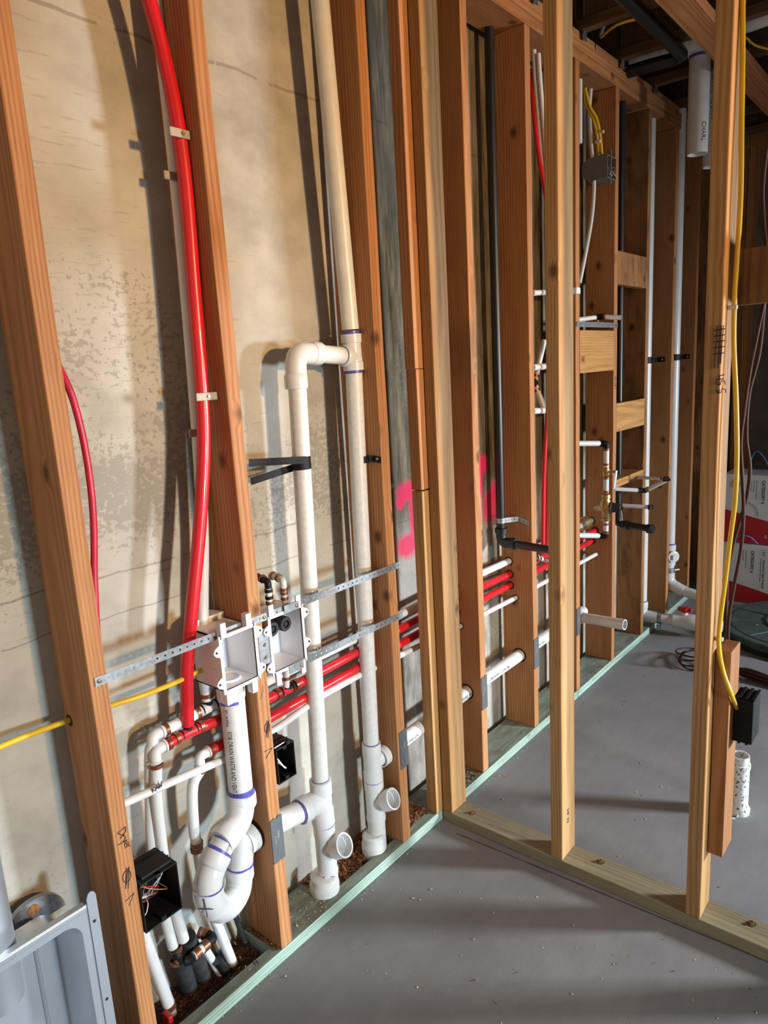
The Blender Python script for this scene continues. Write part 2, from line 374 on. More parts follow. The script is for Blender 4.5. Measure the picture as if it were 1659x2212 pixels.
def flat_text(name, body, size, o, eu, ev, m, parent, bold=0.0, align='l'):
    v, f = text_faces(body, size, bold); o, eu, ev = Vector(o), Vector(eu), Vector(ev)
    w_ = max(p[0] for p in v) if align != 'l' else 0
    off = {'l': 0, 'c': w_ / 2, 'r': w_}[align]
    return MB().add([o + eu * (p[0] - off) + ev * p[1] for p in v], f).build(name, m, parent, smooth=False)
def pipe_text(name, body, size, a, d, r, refdir, m, parent, bold=0.0, xs=.85):
    """writing that wraps a pipe: advances along d from a, centred on the side facing refdir"""
    v, f = text_faces(body, size, bold); a, d = Vector(a), Vector(d).normalized()
    e = Vector(refdir); e = (e - d * e.dot(d)).normalized(); s = e.cross(d)
    out = []
    for p in v:
        th = (p[1] - size * .35) / r
        out.append(a + d * p[0] * xs + (e * math.cos(th) + s * math.sin(th)) * (r + .0009))
    return MB().add(out, f).build(name, m, parent, smooth=False)
def strokes(name, lines, o, eu, ev, nrm, m, parent, r=.0009):
    mb = MB(); o, eu, ev, nrm = Vector(o), Vector(eu), Vector(ev), Vector(nrm)
    for L in lines:
        mb.tube([o + eu * x + ev * y + nrm * r * .4 for x, y in L], r, 5)
    return mb.build(name, m, parent)
def arc(cx, cy_, rx, ry, a0, a1, n=12): return [(cx + rx * math.cos(math.radians(a0 + (a1 - a0) * i / n)), cy_ + ry * math.sin(math.radians(a0 + (a1 - a0) * i / n))) for i in range(n + 1)]

# ------------------------------------------------------------ shell of the room
T, D, PH, ZT = .0381, .1397, .0381, 2.6844
def struct(name, a, b, m):
    return tag(MB().box(a, b).build(name, m, smooth=False, org=(0, 0, 0)), None, None, kind='structure')
struct('floor', (XW - .2, -1.5, -.12), (6, 5.6, 0), 'floor')
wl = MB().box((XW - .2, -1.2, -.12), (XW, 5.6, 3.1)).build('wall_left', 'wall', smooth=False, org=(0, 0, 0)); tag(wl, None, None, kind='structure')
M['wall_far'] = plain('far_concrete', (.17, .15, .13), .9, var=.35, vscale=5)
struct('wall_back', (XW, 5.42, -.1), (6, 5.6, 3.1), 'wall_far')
struct('light_block_wall_right', (5.6, 1.2, 1.55), (5.7, 5.6, 3.1), 'wall_far')  # unseen upper wall added to block ambient light, open below
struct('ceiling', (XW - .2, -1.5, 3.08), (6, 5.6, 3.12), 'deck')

# ------------------------------------------------------------ framing of the long wall
YS = {1: .6057, 2: 1.0121, 3: 1.5401, 5: 2.0270, 6: 2.4334, 7: 2.8398, 8: 3.2462, 9: 3.6526, 10: 4.0590, 11: 4.4654, 12: 4.8718}
SL = {1: 'wide fir stud at the left edge, handwritten Dryer on its narrow face',
      2: 'wide fir stud behind the white laundry boxes, black symbol and arrow inked low on it',
      3: 'wide fir stud where both galvanized straps end, right of the two tall white pipes',
      5: 'wide fir stud just right of the partition corner, second grey plate near its foot',
      6: 'wide fir stud with the tall black vent pipe standing against its left side',
      7: 'wide stud half hidden behind the free-standing partition post, blue-grey plate beside the short pipe stub',
      8: 'wide fir stud carrying the grey electrical box, brass mixing valve in front',
      9: 'rough wide stud with knots and dark bark, between two short cross blocks',
      10: 'wide fir stud between the two far white vertical pipes',
      11: 'farthest clean fir stud, right of the last white vertical pipe',
      12: 'dark rough-edged stud in the far corner, seen left of the near right post'}
studs = {}
for k, y in YS.items():
    m = 'rough' if k in (9, 12) else 'stud'
    wob = random.Random(k)
    mb = MB(); nz = 14
    vs = []
    for i in range(nz + 1):      # sawn boards bow a little along their length
        z = PH + .0005 + (ZT - PH - .001) * i / nz; s = math.sin(PI * i / nz); bx_ = s * wob.uniform(-.0012, .0012)
        vs += [(-D + bx_, y, z), (bx_, y, z), (bx_, y + T, z), (-D + bx_, y + T, z)]
    fs = [(3, 2, 1, 0), (nz * 4, nz * 4 + 1, nz * 4 + 2, nz * 4 + 3)]
    for i in range(nz):
        for j in range(4):
            q = (j + 1) % 4; fs.append((i * 4 + j, i * 4 + q, (i + 1) * 4 + q, (i + 1) * 4 + j))
    mb.add(vs, fs)
    studs[k] = tag(mb.build('wall_stud', m, smooth=False, bevel=.003), SL[k], 'stud')
# inked marks on the studs (children of their stud)
eu, ev = Vector((0, 1, 0)), Vector((0, 0, 1))
def mark(k, px, py, lines, s=1.0, r=.0009, name='ink_mark', x=0.0):
    strokes(name, [[(a * s, b * s) for a, b in L] for L in lines], at(px, py, 'x', x), eu, ev, (1, 0, 0), 'ink', studs[k], r)
dol = [arc(0, 0, .011, .016, 0, 360, 16), [(-.008, -.03), (.002, .024)], [(-.001, -.034), (.009, .022)], [(-.004, -.02), (.006, .02)]]
mark(1, 274, 1893, dol, .85)
mark(1, 281, 1945, [[(.014, .014), (-.013, .006)], [(.014, .014), (-.006, -.013)]], .8)
mark(2, 577, 1572, dol, .8)
mark(2, 580, 1622, [[(-.016, .004), (.014, .004), (-.012, -.018)]], .9)
mark(2, 565, 1495, [[(.006, .02), (.004, -.002), (-.008, -.02)]], .8)
# "Dryer", written downwards
p = at(254, 1800, 'x', 0)
LET = {'D': [[(0, 0), (0, 1)], [(0, 1), (.55, .8), (.6, .3), (0, 0)]], 'r': [[(0, .6), (.05, 0)], [(.05, .4), (.35, .6)]],
       'y': [[(0, .6), (.2, .1), (.4, .6)], [(.4, .6), (.1, -.5)]], 'e': [[(0, .3), (.4, .35), (.3, .6), (.05, .5), (0, .2), (.35, .05)]]}
def hand(word, sc, o, du, dv, m, parent, name='handwriting', gap=.12, r=.0009, nrm=(1, 0, 0)):
    x = 0; L = []
    for ch in word:
        st = LET.get(ch, []); L += [[((x + a) * sc, b * sc) for a, b in s_] for s_ in st]
        x += max([a for s_ in st for a, b in s_] + [.2]) + gap
    strokes(name, L, o, du, dv, nrm, m, parent, r)
LET.update({'R': [[(0, 0), (0, 1), (.5, .85), (.05, .5), (.55, 0)]], 'A': [[(0, 0), (.3, 1), (.6, 0)], [(.1, .35), (.5, .35)]],
            'W': [[(0, 1), (.15, 0), (.35, .6), (.5, 0), (.7, 1)]], 'H': [[(0, 0), (0, 1)], [(.5, 0), (.5, 1)], [(0, .5), (.5, .5)]],
            'C': [[(.5, .85), (.2, 1), (0, .6), (.1, .1), (.5, .1)]], 'N': [[(0, 0), (0, 1), (.5, 0), (.5, 1)]],
            '4': [[(0, 1), (.05, .5), (.5, .5)], [(.45, .9), (.5, 0)]], '5': [[(.5, 1), (.1, 1), (.05, .6), (.45, .5), (.4, .1), (0, 0)]],
            '.': [[(.1, 0), (.16, .05)]], '-': [[(0, .5), (.4, .55)]], '6': [[(.4, 1), (0, .5), (.1, 0), (.45, .1), (.4, .45), (.05, .4)]]})
hand('Dryer', .019, p, (0, .25, -.97), (0, .97, .25), 'ink', studs[1])

# backer blocks stacked at the corner where the partition meets the wall
zs1 = at(905, 797, 'x', 0).z; zs2 = at(906, 1062, 'x', 0).z
for z0, z1, dy, lab, mm in ((PH + .001, zs2 - .002, .001, 'lowest of the three short backer boards stacked at the partition corner', 'pine'),
                        (zs2 + .002, zs1, .0, 'middle short backer board at the partition corner, cracked joint under it', 'stud'),
                        (zs1 + .001, ZT - .001, -.003, 'uppermost backer board at the partition corner, reaching the top plate', 'stud')):
    tag(MB().box((-T, 1.722 + dy, z0), (.0015, 1.722 + .1397 + dy, z1)).build('backer_board', mm, smooth=False, bevel=.0025), lab, 'board')

# bottom plates of the long wall: full width under the studs, notched round the pipes
def outline(name, poly, z0, z1, m, lab, cat='plate'):
    return tag(MB().prism(poly, (0, 0, z0), (1, 0, 0), (0, 1, 0), (0, 0, 1), z1 - z0).build(name, m, smooth=False, bevel=.002, org=(0, poly[0][1], z0)), lab, cat)
J1 = 2.855
plate = outline('bottom_plate', [(0, -.4), (0, J1), (-D, J1), (-D, 1.555), (-.040, 1.545), (-.040, 1.222), (-D, 1.216), (-D, .992), (-.035, 1.002), (-.040, .66), (-D, .65), (-D, -.4)],
        0.0005, PH, 'treated', 'green pressure treated bottom plate, near length, notched around the drain pipes')
outline('bottom_plate', [(0, J1 + .003), (0, 5.2), (-D, 5.2), (-D, J1 + .003)], 0.0005, PH, 'treated', 'green pressure treated bottom plate, far length past the partition')
for i, (px, py, ch) in enumerate(((560, 2068 + 22, 'H'), (505, 2120, 'C'), (465, 2150, 'H'), (438, 2170, 'C'))):
    q = at(px - 8, py - 4, 'z', PH); hand(ch, .018, q, (.25, .97, 0), (-.97, .25, 0), 'ink', plate, 'ink_letter', r=.0007, nrm=(0, 0, 1))
tag(MB().box((-D, -.4, ZT), (0, 3.62, ZT + T)).build('top_plate', 'stud_y', smooth=False, bevel=.002), 'lower top plate board, near length directly over the studs', 'plate')
tag(MB().box((-D, 3.624, ZT), (0, 5.3, ZT + T)).build('top_plate', 'stud_y', smooth=False, bevel=.002), 'lower top plate board, far length over the last studs', 'plate')
tag(MB().box((-D, -.4, ZT + T + .001), (0.001, 5.3, ZT + 2 * T)).build('top_plate', 'stud_y', smooth=False, bevel=.002), 'upper top plate board doubled over the lower ones', 'plate')
tag(MB().box((-D, -.4, ZT + 2 * T + .001), (-.012, 3.05, ZT + 3 * T)).build('sill_board', 'block', smooth=False, bevel=.002), 'pale sill board on top of the plates, near length', 'board')
tag(MB().box((-D, 3.06, ZT + 2 * T + .001), (-.012, 5.3, ZT + 3 * T)).build('sill_board', 'stud_y', smooth=False, bevel=.002), 'brown sill board on top of the plates, far length', 'board')

# cross blocks between studs
def block(y0, y1, pa, pb, lab, m='block', dep=.038):
    z1 = at(*pa, 'x', 0).z; z0 = at(*pb, 'x', 0).z
    tag(MB().box((-dep, y0 + .0005, z0), (.0005, y1 - .0005, z1)).build('cross_block', m, smooth=False, bevel=.002), lab, 'block')
block(YS[7] + T, YS[8], (1252, 713), (1250, 807), 'pale square cross block with a knot, below the steel strap between two studs')
block(YS[8] + T, YS[9], (1335, 541), (1333, 614), 'weathered grey-stained cross block, highest between the studs by the black pipe', 'rough')
block(YS[8] + T, YS[9], (1330, 872), (1330, 934), 'cross block below head height, black pipe passing behind it')
z = at(1320, 1050, 'x', 0).z
tag(MB().box((-.11, YS[8] + T, z - .02), (-.001, YS[9], z + .018)).build('cross_block', 'block', smooth=False, bevel=.002), 'flat-laid cross block under the short white stubs, near the black drain stub', 'block')

# ------------------------------------------------------------ partition
PY0, PY1 = 1.757, 1.846
tag(MB().box((.0035, PY0, .0006), (3.2, PY1, PH)).build('partition_plate', 'treated_x', smooth=False, bevel=.002), 'yellowish bottom plate of the partition lying across the floor', 'plate')
def pstud(x0, lab, m='pine', x1=None, name='partition_stud'):
    return tag(MB().box((x0, PY0, PH + .0005), (x1 or x0 + T, PY1, ZT)).build(name, m, smooth=False, bevel=.003), lab, 'stud')
pstud(.004, 'partition end stud with nail holes, standing in the corner against the long wall')
pstud(.4105, 'free-standing partition stud in the middle, yellow and knotty, lumber stamp near its foot')
st_u = pstud(.810, 'right-hand partition stud with hand-drawn tally grid and numbers', 'pine')
tag(MB().box((.0, PY0, ZT), (3.2, PY1, ZT + T)).build('partition_top_plate', 'stud_x', smooth=False, bevel=.002), 'top plate of the partition, above the three narrow studs', 'plate')
tag(MB().box((1.217, PY0, PH), (1.255, PY1, ZT)).build('partition_stud', 'pine', smooth=False, bevel=.003), 'partition stud beyond the right edge of the view', 'stud')
# tally grid and numbers on the stud's near face (faces the camera side, -Y)
def umark(px, py, lines, r=.0011, name='ink_mark', m='ink'):
    strokes(name, lines, at(px, py, 'y', PY0), (1, 0, 0), (0, 0, 1), (0, -1, 0), m, st_u, r)
umark(1552, 752, [[(-.008, -.045), (-.004, .05)], [(.0, -.045), (.003, .052)], [(.006, -.035), (.009, .05)]] + [[(-.011, z_ / 1000), (.013, z_ / 1000 + .002)] for z_ in (40, 27, 14, 1, -13)], name='tally_grid')
hand('45.5', .020, at(1545, 812, 'y', PY0), (0.10, 0, -.99), (.99, 0, .1), 'ink', st_u, r=.0012, nrm=(0, -1, 0))
# lumber stamp on the middle stud
sm = [o for o in C.objects if o.get('label', '').startswith('free-standing')][0]
q = at(1227, 1765, 'x', .4486)
flat_text('lumber_stamp', 'HF 43', .020, q + Vector((.0006, -.008, .03)), (0, 0, -1), (0, 1, 0), 'ink', sm)
tag(MB().box((.8495, 1.800, at(1560, 1852, 'x', .886).z), (.887, 1.889, .800)).build('hanging_board', 'stud', smooth=False, bevel=.0025), 'short board nailed beside the right-hand post, hanging above the floor', 'board')
tag(MB().box((.8495, 1.858, at(1590, 660, 'x', .848).z), (1.216, 1.896, at(1590, 538, 'x', .848).z)).build('cross_block', 'rough', smooth=False, bevel=.002), 'dark cross block at right behind the yellow cable, upper height', 'block')
# anchor washers and bolts in the partition plate
for px, py, lab in ((1020, 1757, 'yellow-zinc anchor screw in the partition plate beside the corner stud'), (1298, 1862, 'anchor screw with washer between the middle and right posts'), (1624, 1996, 'anchor screw at the lower right end of the partition plate')):
    q = at(px, py, 'z', PH)
    t = thing('anchor_screw', q, lab, 'screw')
    MB().rev(q, (0, 0, 1), [(0, 0), (0, .011), (.0016, .011), (.0016, 0)]).build('washer', 'screw', t)
    MB().rev(q + Vector((0, 0, .0016)), (0, 0, 1), [(0, .0065), (.003, .0062), (.006, .005), (.006, .0025), (.004, .002), (.004, 0)], 6).build('screw_head', 'brass', t)


# ------------------------------------------------------------ near plumbing: drains and vents
X1 = -.065
def A(px, py, x=X1): return at(px, py, 'x', x)
R15, R2 = .0242, .0302
UPV = Vector((0, 0, 1)); DN = -UPV; YP = Vector((0, 1, 0)); XP = Vector((1, 0, 0))

# first stack: capped loop vent down to the floor
b1 = Vector((X1, A(700, 1925).y, 0)); t = thing('drain_stack', b1, 'left of two tall white pipes, with elbow at top and two tees near the floor', 'pipe')
e1 = A(640, 765); top1 = A(641, 850); low1 = A(692, 1690)
tj = A(762, 772)
arm = (tj - e1); arm.z = tj.z - e1.z
MB().tube([A(641, 815), low1], R15, 28).build('riser_pipe', 'pvc_dirty', t)
MB().tube(path([A(640, 822), A(638, 762), A(690, 764)], .075, 10), R15 + .004, 28).build('elbow', 'pvc', t)
hub('elbow_hub', A(640, 830) + DN * .012, UPV, .04, R15 + .005, 'pvc', t)
hub('elbow_hub', A(672, 763), A(700, 764) - A(672, 763), .035, R15 + .005, 'pvc', t)
seg('crossover_pipe', A(688, 764), A(745, 769), R15, 'pvc_bare', t, 28)
band('primer_ring', A(688, 764) + (A(745, 769) - A(688, 764)) * .04, A(745, 769) - A(688, 764), R15 + .0005, .004, 'purple', t)
band('primer_ring', A(741, 768), A(745, 769) - A(688, 764), R15 + .0005, .009, 'purple', t)
def wye(t, base, axis, L, r, name='cleanout_wye'):
    w_ = MB(); a = Vector(axis).normalized()
    w_.rev(base - a * .01, a, [(0, r * .8), (L * .6, r), (L * .6, r * 1.16), (L, r * 1.16), (L + .001, r * 1.1), (L, r * 1.0), (L - .022, r * .97), (L - .022, r * .88), (L - .05, r * .8), (L - .05, 0)], 32)
    return w_.build(name, 'pvc', t)
tee_z = A(690, 1735).z
MB().rev(low1 + DN * .118, UPV, [(0, .029), (0, .0325), (.034, .0325), (.036, .0298), (.082, .0298), (.084, .0322), (.126, .0322), (.128, .0295), (.128, .0245)], 32).build('sanitary_tee', 'pvc', t)
cs = Vector((X1, low1.y, A(660, 1735).z)); army = 1.20
MB().tube(path([Vector((X1, low1.y, tee_z - .03)), Vector((X1, low1.y - .012, cs.z + .0)), Vector((X1, army - .01, cs.z - .005))], .04), [.030] * 10, 28).build('tee_branch', 'pvc', t) if False else None
arm_a = at(600, 1782, 'x', -.067); arm_b = A(690, 1728)
MB().tube(path([arm_a + (arm_b - arm_a) * .55, arm_b, Vector((X1, low1.y, low1.z - .13))], .045, 8), .034, 28).build('tee_branch', 'pvc', t)
hub('branch_hub', arm_a + (arm_b - arm_a) * .50, arm_b - arm_a, .034, .0365, 'pvc', t)
band('primer_ring', arm_a + (arm_b - arm_a) * .48, arm_b - arm_a, R2 + .001, .005, 'purple', t)
band('primer_ring', low1 + UPV * .011, UPV, R15, .002, 'purple', t)
q = low1 + DN * .128
band('primer_ring', q + DN * .004, UPV, .0315, .006, 'purple', t)
MB().rev(q + DN * .005, DN, [(0, .0), (0, .032), (.035, .032), (.038, .030), (.15, .030), (.152, .0322), (.165, .0322), (.166, .03)], 32).build('wye_body', 'pvc', t)
wy = q + DN * .092
wye(t, wy, (.86, .16, .46), .088, .0300)
MB().rev(q + DN * .15, DN, [(0, .0302), (.10, .0302)], 32).build('stub_pipe', 'pvc_dirty', t)
zz_ = b1.z
MB().rev((X1, b1.y + .004, .0), UPV, [(0, .0), (0, .042), (.05, .0445), (.062, .0445), (.07, .040), (.085, .0395), (.09, .032), (.09, .0)], 32).build('floor_collar', 'pvc_dirty', t)
qq = q + DN * .18
strokes('ink_square', [[(-.012, .02), (-.012, -.015), (-.002, -.018), (-.004, .0), (-.001, .02), (-.012, .02), (.02, .018)]], qq + Vector((.0215, -.0215, 0)), (.707, .707, 0), UPV, (.707, -.707, 0), 'inkb', t, .0009)

# second stack: full-height vent with tee, passes up out of view
b2 = Vector((X1, A(808, 1840).y, 0)); t2 = thing('vent_stack', b2, 'tall white pipe beside the third wide stud, running up out of view', 'pipe')
low2 = A(802, 1608)
MB().tube([A(764, 800), low2], R15, 28).build('riser_pipe', 'pvc_dirty', t2)
topd = (A(691, 0) - A(757, 712)).normalized()
MB().tube([A(757, 712), A(691, 0) + topd * .16], R15, 28).build('upper_pipe', 'pvc_bare', t2)
ax = (A(757, 712) - A(764, 800)).normalized(); c0 = A(764, 800)
MB().rev(c0, ax, [(0, .0244), (0, .0292), (.022, .0292), (.024, .0265), (.075, .0265), (.077, .0292), (.10, .0292), (.10, .0244)], 32).build('vent_tee', 'pvc', t2)
MB().tube(path([c0 + ax * .02, A(763, 772), A(748, 769)], .03), .0265, 24).build('tee_branch', 'pvc', t2)
hub('branch_hub', A(753, 769.5), A(738, 768) - A(753, 769.5), .026, .0288, 'pvc', t2)
band('primer_ring', c0 - ax * .004, ax, R15, .008, 'purple', t2)
band('primer_ring', c0 + ax * .105, ax, R15, .008, 'purple', t2)
MB().rev(low2 + DN * .122, UPV, [(0, .029), (0, .0312), (.03, .0312), (.032, .0292), (.085, .0292), (.087, .0300), (.128, .0300), (.128, .0245)], 32).build('sanitary_tee', 'pvc', t2)
brz = .338
MB().tube(path([Vector((X1, low2.y, low2.z - .11)), Vector((X1, low2.y + .006, brz)), Vector((-.055, 1.536, brz))], .03, 8), .0275, 24).build('tee_branch', 'pvc', t2)
MB().rev((-.056, 1.512, brz), YP, [(0, .028), (0, .0325), (.026, .0325), (.026, .024)], 28).build('branch_hub', 'pvc', t2)
q = low2 + DN * .122
band('primer_ring', low2 + UPV * .007, UPV, R15, .002, 'purple', t2)
MB().rev(q, DN, [(0, .0), (0, .0312), (.032, .0312), (.034, .0295), (.125, .0295), (.127, .0315), (.14, .0315), (.14, .028)], 32).build('wye_body', 'pvc', t2)
band('primer_ring', q, UPV, .0305, .0025, 'purple', t2)
wye(t2, q + DN * .085, (.86, .16, .46), .088, .0290)
MB().rev(q + DN * .13, DN, [(0, .0285), (.12, .0285)], 32).build('stub_pipe', 'pvc_dirty', t2)
MB().rev((X1, b2.y + .002, .0), UPV, [(0, .0), (0, .037), (.045, .0395), (.058, .0395), (.066, .0365), (.085, .036), (.09, .030), (.09, .0)], 32).build('floor_collar', 'pvc_dirty', t2)

# washer standpipe with its trap
XS = -.035
sp_top = A(500, 1490, -.045); sp_bot = A(521, 1715, XS)
t = thing('washer_standpipe', Vector((XS, sp_bot.y, PH + .2)), 'printed white standpipe with a looping trap below the larger laundry box', 'pipe')
spp = seg('standpipe', sp_top, sp_bot, R2, 'pvc_bare', t, 36)
hub('collar', A(500, 1508, -.045), sp_top - sp_bot, .035, R2 + .003, 'pvc', t)
band('primer_ring', A(500, 1512, -.045), sp_top - sp_bot, R2, .008, 'purple', t)
band('primer_ring', sp_bot + (sp_top - sp_bot).normalized() * .008, sp_top - sp_bot, R2 + .0005, .018, 'purple', spp)
T1 = A(519, 1770, -.03); T2 = A(484, 1812, -.02); T3 = A(455, 1880, -.012)
hub('elbow_hub', sp_bot + (sp_bot - sp_top).normalized() * -.003, sp_bot - sp_top, .036, R2 + .005, 'pvc', t)
MB().tube(path([sp_bot, T1, T2], .05, 10), R2 + .0035, 32).build('upper_elbow', 'pvc', t)
d12 = (T3 - T2).normalized()
hub('elbow_hub', A(497, 1796, -.023), T2 - T1, .034, R2 + .0045, 'pvc', t)
seg('short_pipe', A(494, 1800, -.022), A(468, 1848, -.016), R2, 'pvc_bare', t, 32)
band('primer_ring', A(484, 1818, -.02), A(468, 1848, -.016) - A(494, 1800, -.022), R2, .004, 'purple', t)
band('primer_ring', A(472, 1840, -.017), A(468, 1848, -.016) - A(494, 1800, -.022), R2, .009, 'purple', t)
hub('trap_hub', A(471, 1842, -.016), A(458, 1868, -.013) - A(471, 1842, -.016), .036, R2 + .0045, 'pvc', t)
B0 = A(462, 1862, -.014); B1 = A(450, 1905, -.010); B2 = A(460, 1951, -.02); B3 = A(487, 1960, -.045); B4 = A(513, 1925, -.066); B5 = A(519, 1868, -.072)
MB().tube(spline([B0, B1, B2, B3, B4, B5], 9), R2 + .0035, 32).build('trap_bend', 'pvc', t)
MB().tube(spline([A(449, 1915, -.011), A(450, 1935, -.013), A(462, 1957, -.022)], 6), R2 + .0055, 32).build('union_cup', 'pvc', t)
band('seam_ring', A(450, 1915, -.0105), A(448, 1890, -.01) - A(450, 1920, -.011), R2 + .0048, .003, 'purple', t)
hub('return_hub', A(519, 1895, -.071), UPV, .035, R2 + .005, 'pvc', t)
band('primer_ring', A(519, 1866, -.072), UPV, R2 + .004, .007, 'purple', t)
hole = Vector((-.067, 1.008, .362))
MB().tube(path([B5, A(522, 1815, -.070), hole + Vector((0, -.02, -.004))], .045, 10), R2 + .0030, 32).build('return_elbow', 'pvc', t)
MB().rev(hole + Vector((0, -.030, -.004)), (0, 1, .06), [(0, .030), (0, .0375), (.028, .0375), (.028, .03)], 32).build('outlet_hub', 'pvc', t)
seg('trap_arm', hole, arm_a + (arm_b - arm_a) * .52, R2, 'pvc_bare', t, 32)
dsp = (sp_bot - sp_top).normalized(); face = Vector((.66, -.75, 0))
pipe_text('printed_text', '891-24 PPFA', .0105, A(500, 1522, -.045), dsp, R2, Vector((.45, -.9, 0)), 'inkb', spp, bold=.00015, xs=.8)
pipe_text('printed_text', 'FOR DRAIN.WASTE.AND VENT O', .0165, A(504, 1569, -.045), dsp, R2, Vector((.56, -.83, 0)), 'inkb', spp, xs=.70)
da = (A(468, 1848, -.016) - A(494, 1800, -.022)).normalized()
pipe_text('printed_text', 'E COEXTRU', .0085, A(470, 1845, -.016), -da, R2, Vector((.93, -.3, .1)), 'inkb', t, xs=.7)
q = A(450, 1940, -.011)
strokes('ink_cross', [[(-.001, .028), (.002, -.022)], [(-.018, .004), (.018, -.002)]], q + Vector((.0245, -.026, 0)), (.7, .7, 0), UPV, (.7, -.7, 0), 'inkb', t, .0011)

# horizontal drain through the studs
dp0 = Vector((-.056, 1.54, .338)); dp1 = at(1008, 1494, 'y', YS[5]); dp2 = at(1122, 1415, 'y', YS[6]); dp3 = dp2 + (dp2 - dp1) * 1.05
t = thing('branch_drain', dp0 - Vector((0, 0, R15)), 'white printed drain pipe running low through the studs behind the grey plates', 'pipe')
bp = MB().tube([dp0, dp1, dp2, dp3, dp3 + (dp3 - dp2) * .5], R15, 28).build('pipe', 'pvc_bare', t)
pd = (dp2 - dp1).normalized()
pipe_text('printed_text', 'SCH 40 SERIES ASTM', .012, dp0 + (dp1 - dp0) * .12, pd, R15, Vector((1, -.1, .12)), 'ink', bp)
pipe_text('printed_text', 'TE AND VENT', .014, dp0 + (dp1 - dp0) * .86, pd, R15, Vector((1, -.1, .12)), 'ink', bp)
pipe_text('printed_text', 'PIPE NSF-PW  1 1/2 OVE TUBE', .013, dp1 + (dp2 - dp1) * .33, pd, R15, Vector((1, -.1, .12)), 'ink', bp)
pipe_text('printed_text', 'PVC DWV ASTM', .012, dp2 + (dp3 - dp2) * .25, pd, R15, Vector((1, -.1, .12)), 'ink', bp)

# ------------------------------------------------------------ water lines
RL, RS = .0135, .0098
XL = -.10
def line(name, pts, r, m, label, cat='pipe', org=None, group=None):
    pts = [Vector(p) for p in pts]
    t = thing(name, pts[0] - Vector((0, 0, r)), label, cat, group); MB().tube(pts, r, 18).build('pipe', m, t); return t
def elbow(t, a, corner, b, r, m='pexw'):
    """moulded elbow with two crimp rings"""
    corner, a, b = Vector(corner), Vector(a), Vector(b); da = (a - corner).normalized(); db = (b - corner).normalized()
    e = MB().tube(path([corner + da * .026, corner, corner + db * .026], .018, 6), r * .98, 18)
    for d_ in (da, db): e.rev(corner + d_ * .024, d_, [(0, r), (0, r + .0025), (.004, r + .0025), (.004, r)], 18)
    e = e.build('elbow', m, t)
    ring('crimp_ring', corner + da * .037, da, r, e); ring('crimp_ring', corner + db * .037, db, r, e)
def tee(t, c, dirs, r, m='black'):
    c = Vector(c); e = MB()
    for d_ in dirs:
        d_ = Vector(d_).normalized(); e.tube([c, c + d_ * .03], r * .82, 16)
        e.rev(c + d_ * .018, d_, [(0, r * .8), (0, r * 1.02), (.004, r * 1.02), (.004, r * .8)], 16)
    e = e.build('tee', m, t)
    for d_ in dirs: ring('crimp_ring', c + Vector(d_).normalized() * .034, d_, r, e, .010)

def farline(zx, pts): return [at(px, py, 'y', YS[k]) for k, px, py in pts]
# cold line, highest
w_far = farline(0, [(5, 983, 1264), (6, 1099, 1212), (8, 1278, 1124)])
xw = -.095
c_el = A(322, 1548, xw); c_tee = A(447, 1501, xw)
p_mid = [A(560, 1452, xw), A(700, 1390, xw), A(775, 1361, xw)]
p_mid = [Vector((xw, p.y, .742)) for p in p_mid]
c_tee.z = .748; c_el.z = c_tee.z - .004
c_el.y = A(322, 1548, xw).y
t = line('cold_water_pipe', [c_el + Vector((0, .03, 0)), c_tee, *p_mid, *w_far], RL, 'pexw', 'highest of the horizontal white water pipes, letter C written near its left tee', org=None)
drop1 = A(325, 1700, -.105); drop1b = A(330, 1850, -.115); drop1c = A(360, 1990, -.12); drop1d = A(374, 2045, -.12)
elbow(t, c_el + Vector((0, .1, 0)), c_el, Vector((c_el.x, c_el.y, c_el.z - .1)), RL)
MB().tube(spline([c_el + DN * .03, A(325, 1620, -.098), drop1, drop1b, drop1c, drop1d], 6), RL, 18).build('drop_pipe', 'pexw', t)
tee(t, c_tee, [(0, 1, 0), (0, -1, 0), (0, 0, 1)], RL)
ris = spline([c_tee + UPV * .02, A(440, 1450, -.098), A(438, 1300, -.10), A(438, 1150, -.10), A(428, 960, -.10), A(408, 700, -.10), A(384, 430, -.10), A(352, 130, -.10), A(338, 0, -.10), A(325, -120, -.10)], 8)
MB().tube(ris, RL + .0008, 18).build('riser', 'pexw', t)
hand('C', .024, c_el + (c_tee - c_el) * .58 + Vector((RL + .0006, 0, -.012)), YP, UPV, 'ink', t, 'handwritten_letter', r=.001)
# hot line
r_far = farline(0, [(5, 984, 1293), (6, 1101, 1240), (8, 1286, 1146)])
xr = -.082
h_el = A(334, 1622, xr); h_tee = A(407, 1582, xr)
zr = h_tee.z; h_el.z = zr - .003
t = line('hot_water_pipe', [h_el + Vector((0, .03, 0)), h_tee, Vector((xr, A(560, 1500, xr).y, .70)), Vector((-.088, 1.35, .698)), *r_far], RL, 'pexr', 'upper of the two red horizontal water pipes, fed by the tall red riser')
elbow(t, h_el + Vector((0, .1, 0)), h_el, h_el + DN * .1, RL)
MB().tube(spline([h_el + DN * .035, A(338, 1720, -.088), A(346, 1800, -.095), A(356, 1868, -.10), A(378, 1960, -.105), A(397, 2030, -.105)], 6), RL, 18).build('drop_pipe', 'pexw', t)
ring('crimp_ring', A(355, 1862, -.10), A(356, 1868, -.10) - A(350, 1830, -.098), RL, t, .012)
tee(t, h_tee, [(0, 1, 0), (0, -1, 0), (0, 0, 1)], RL)
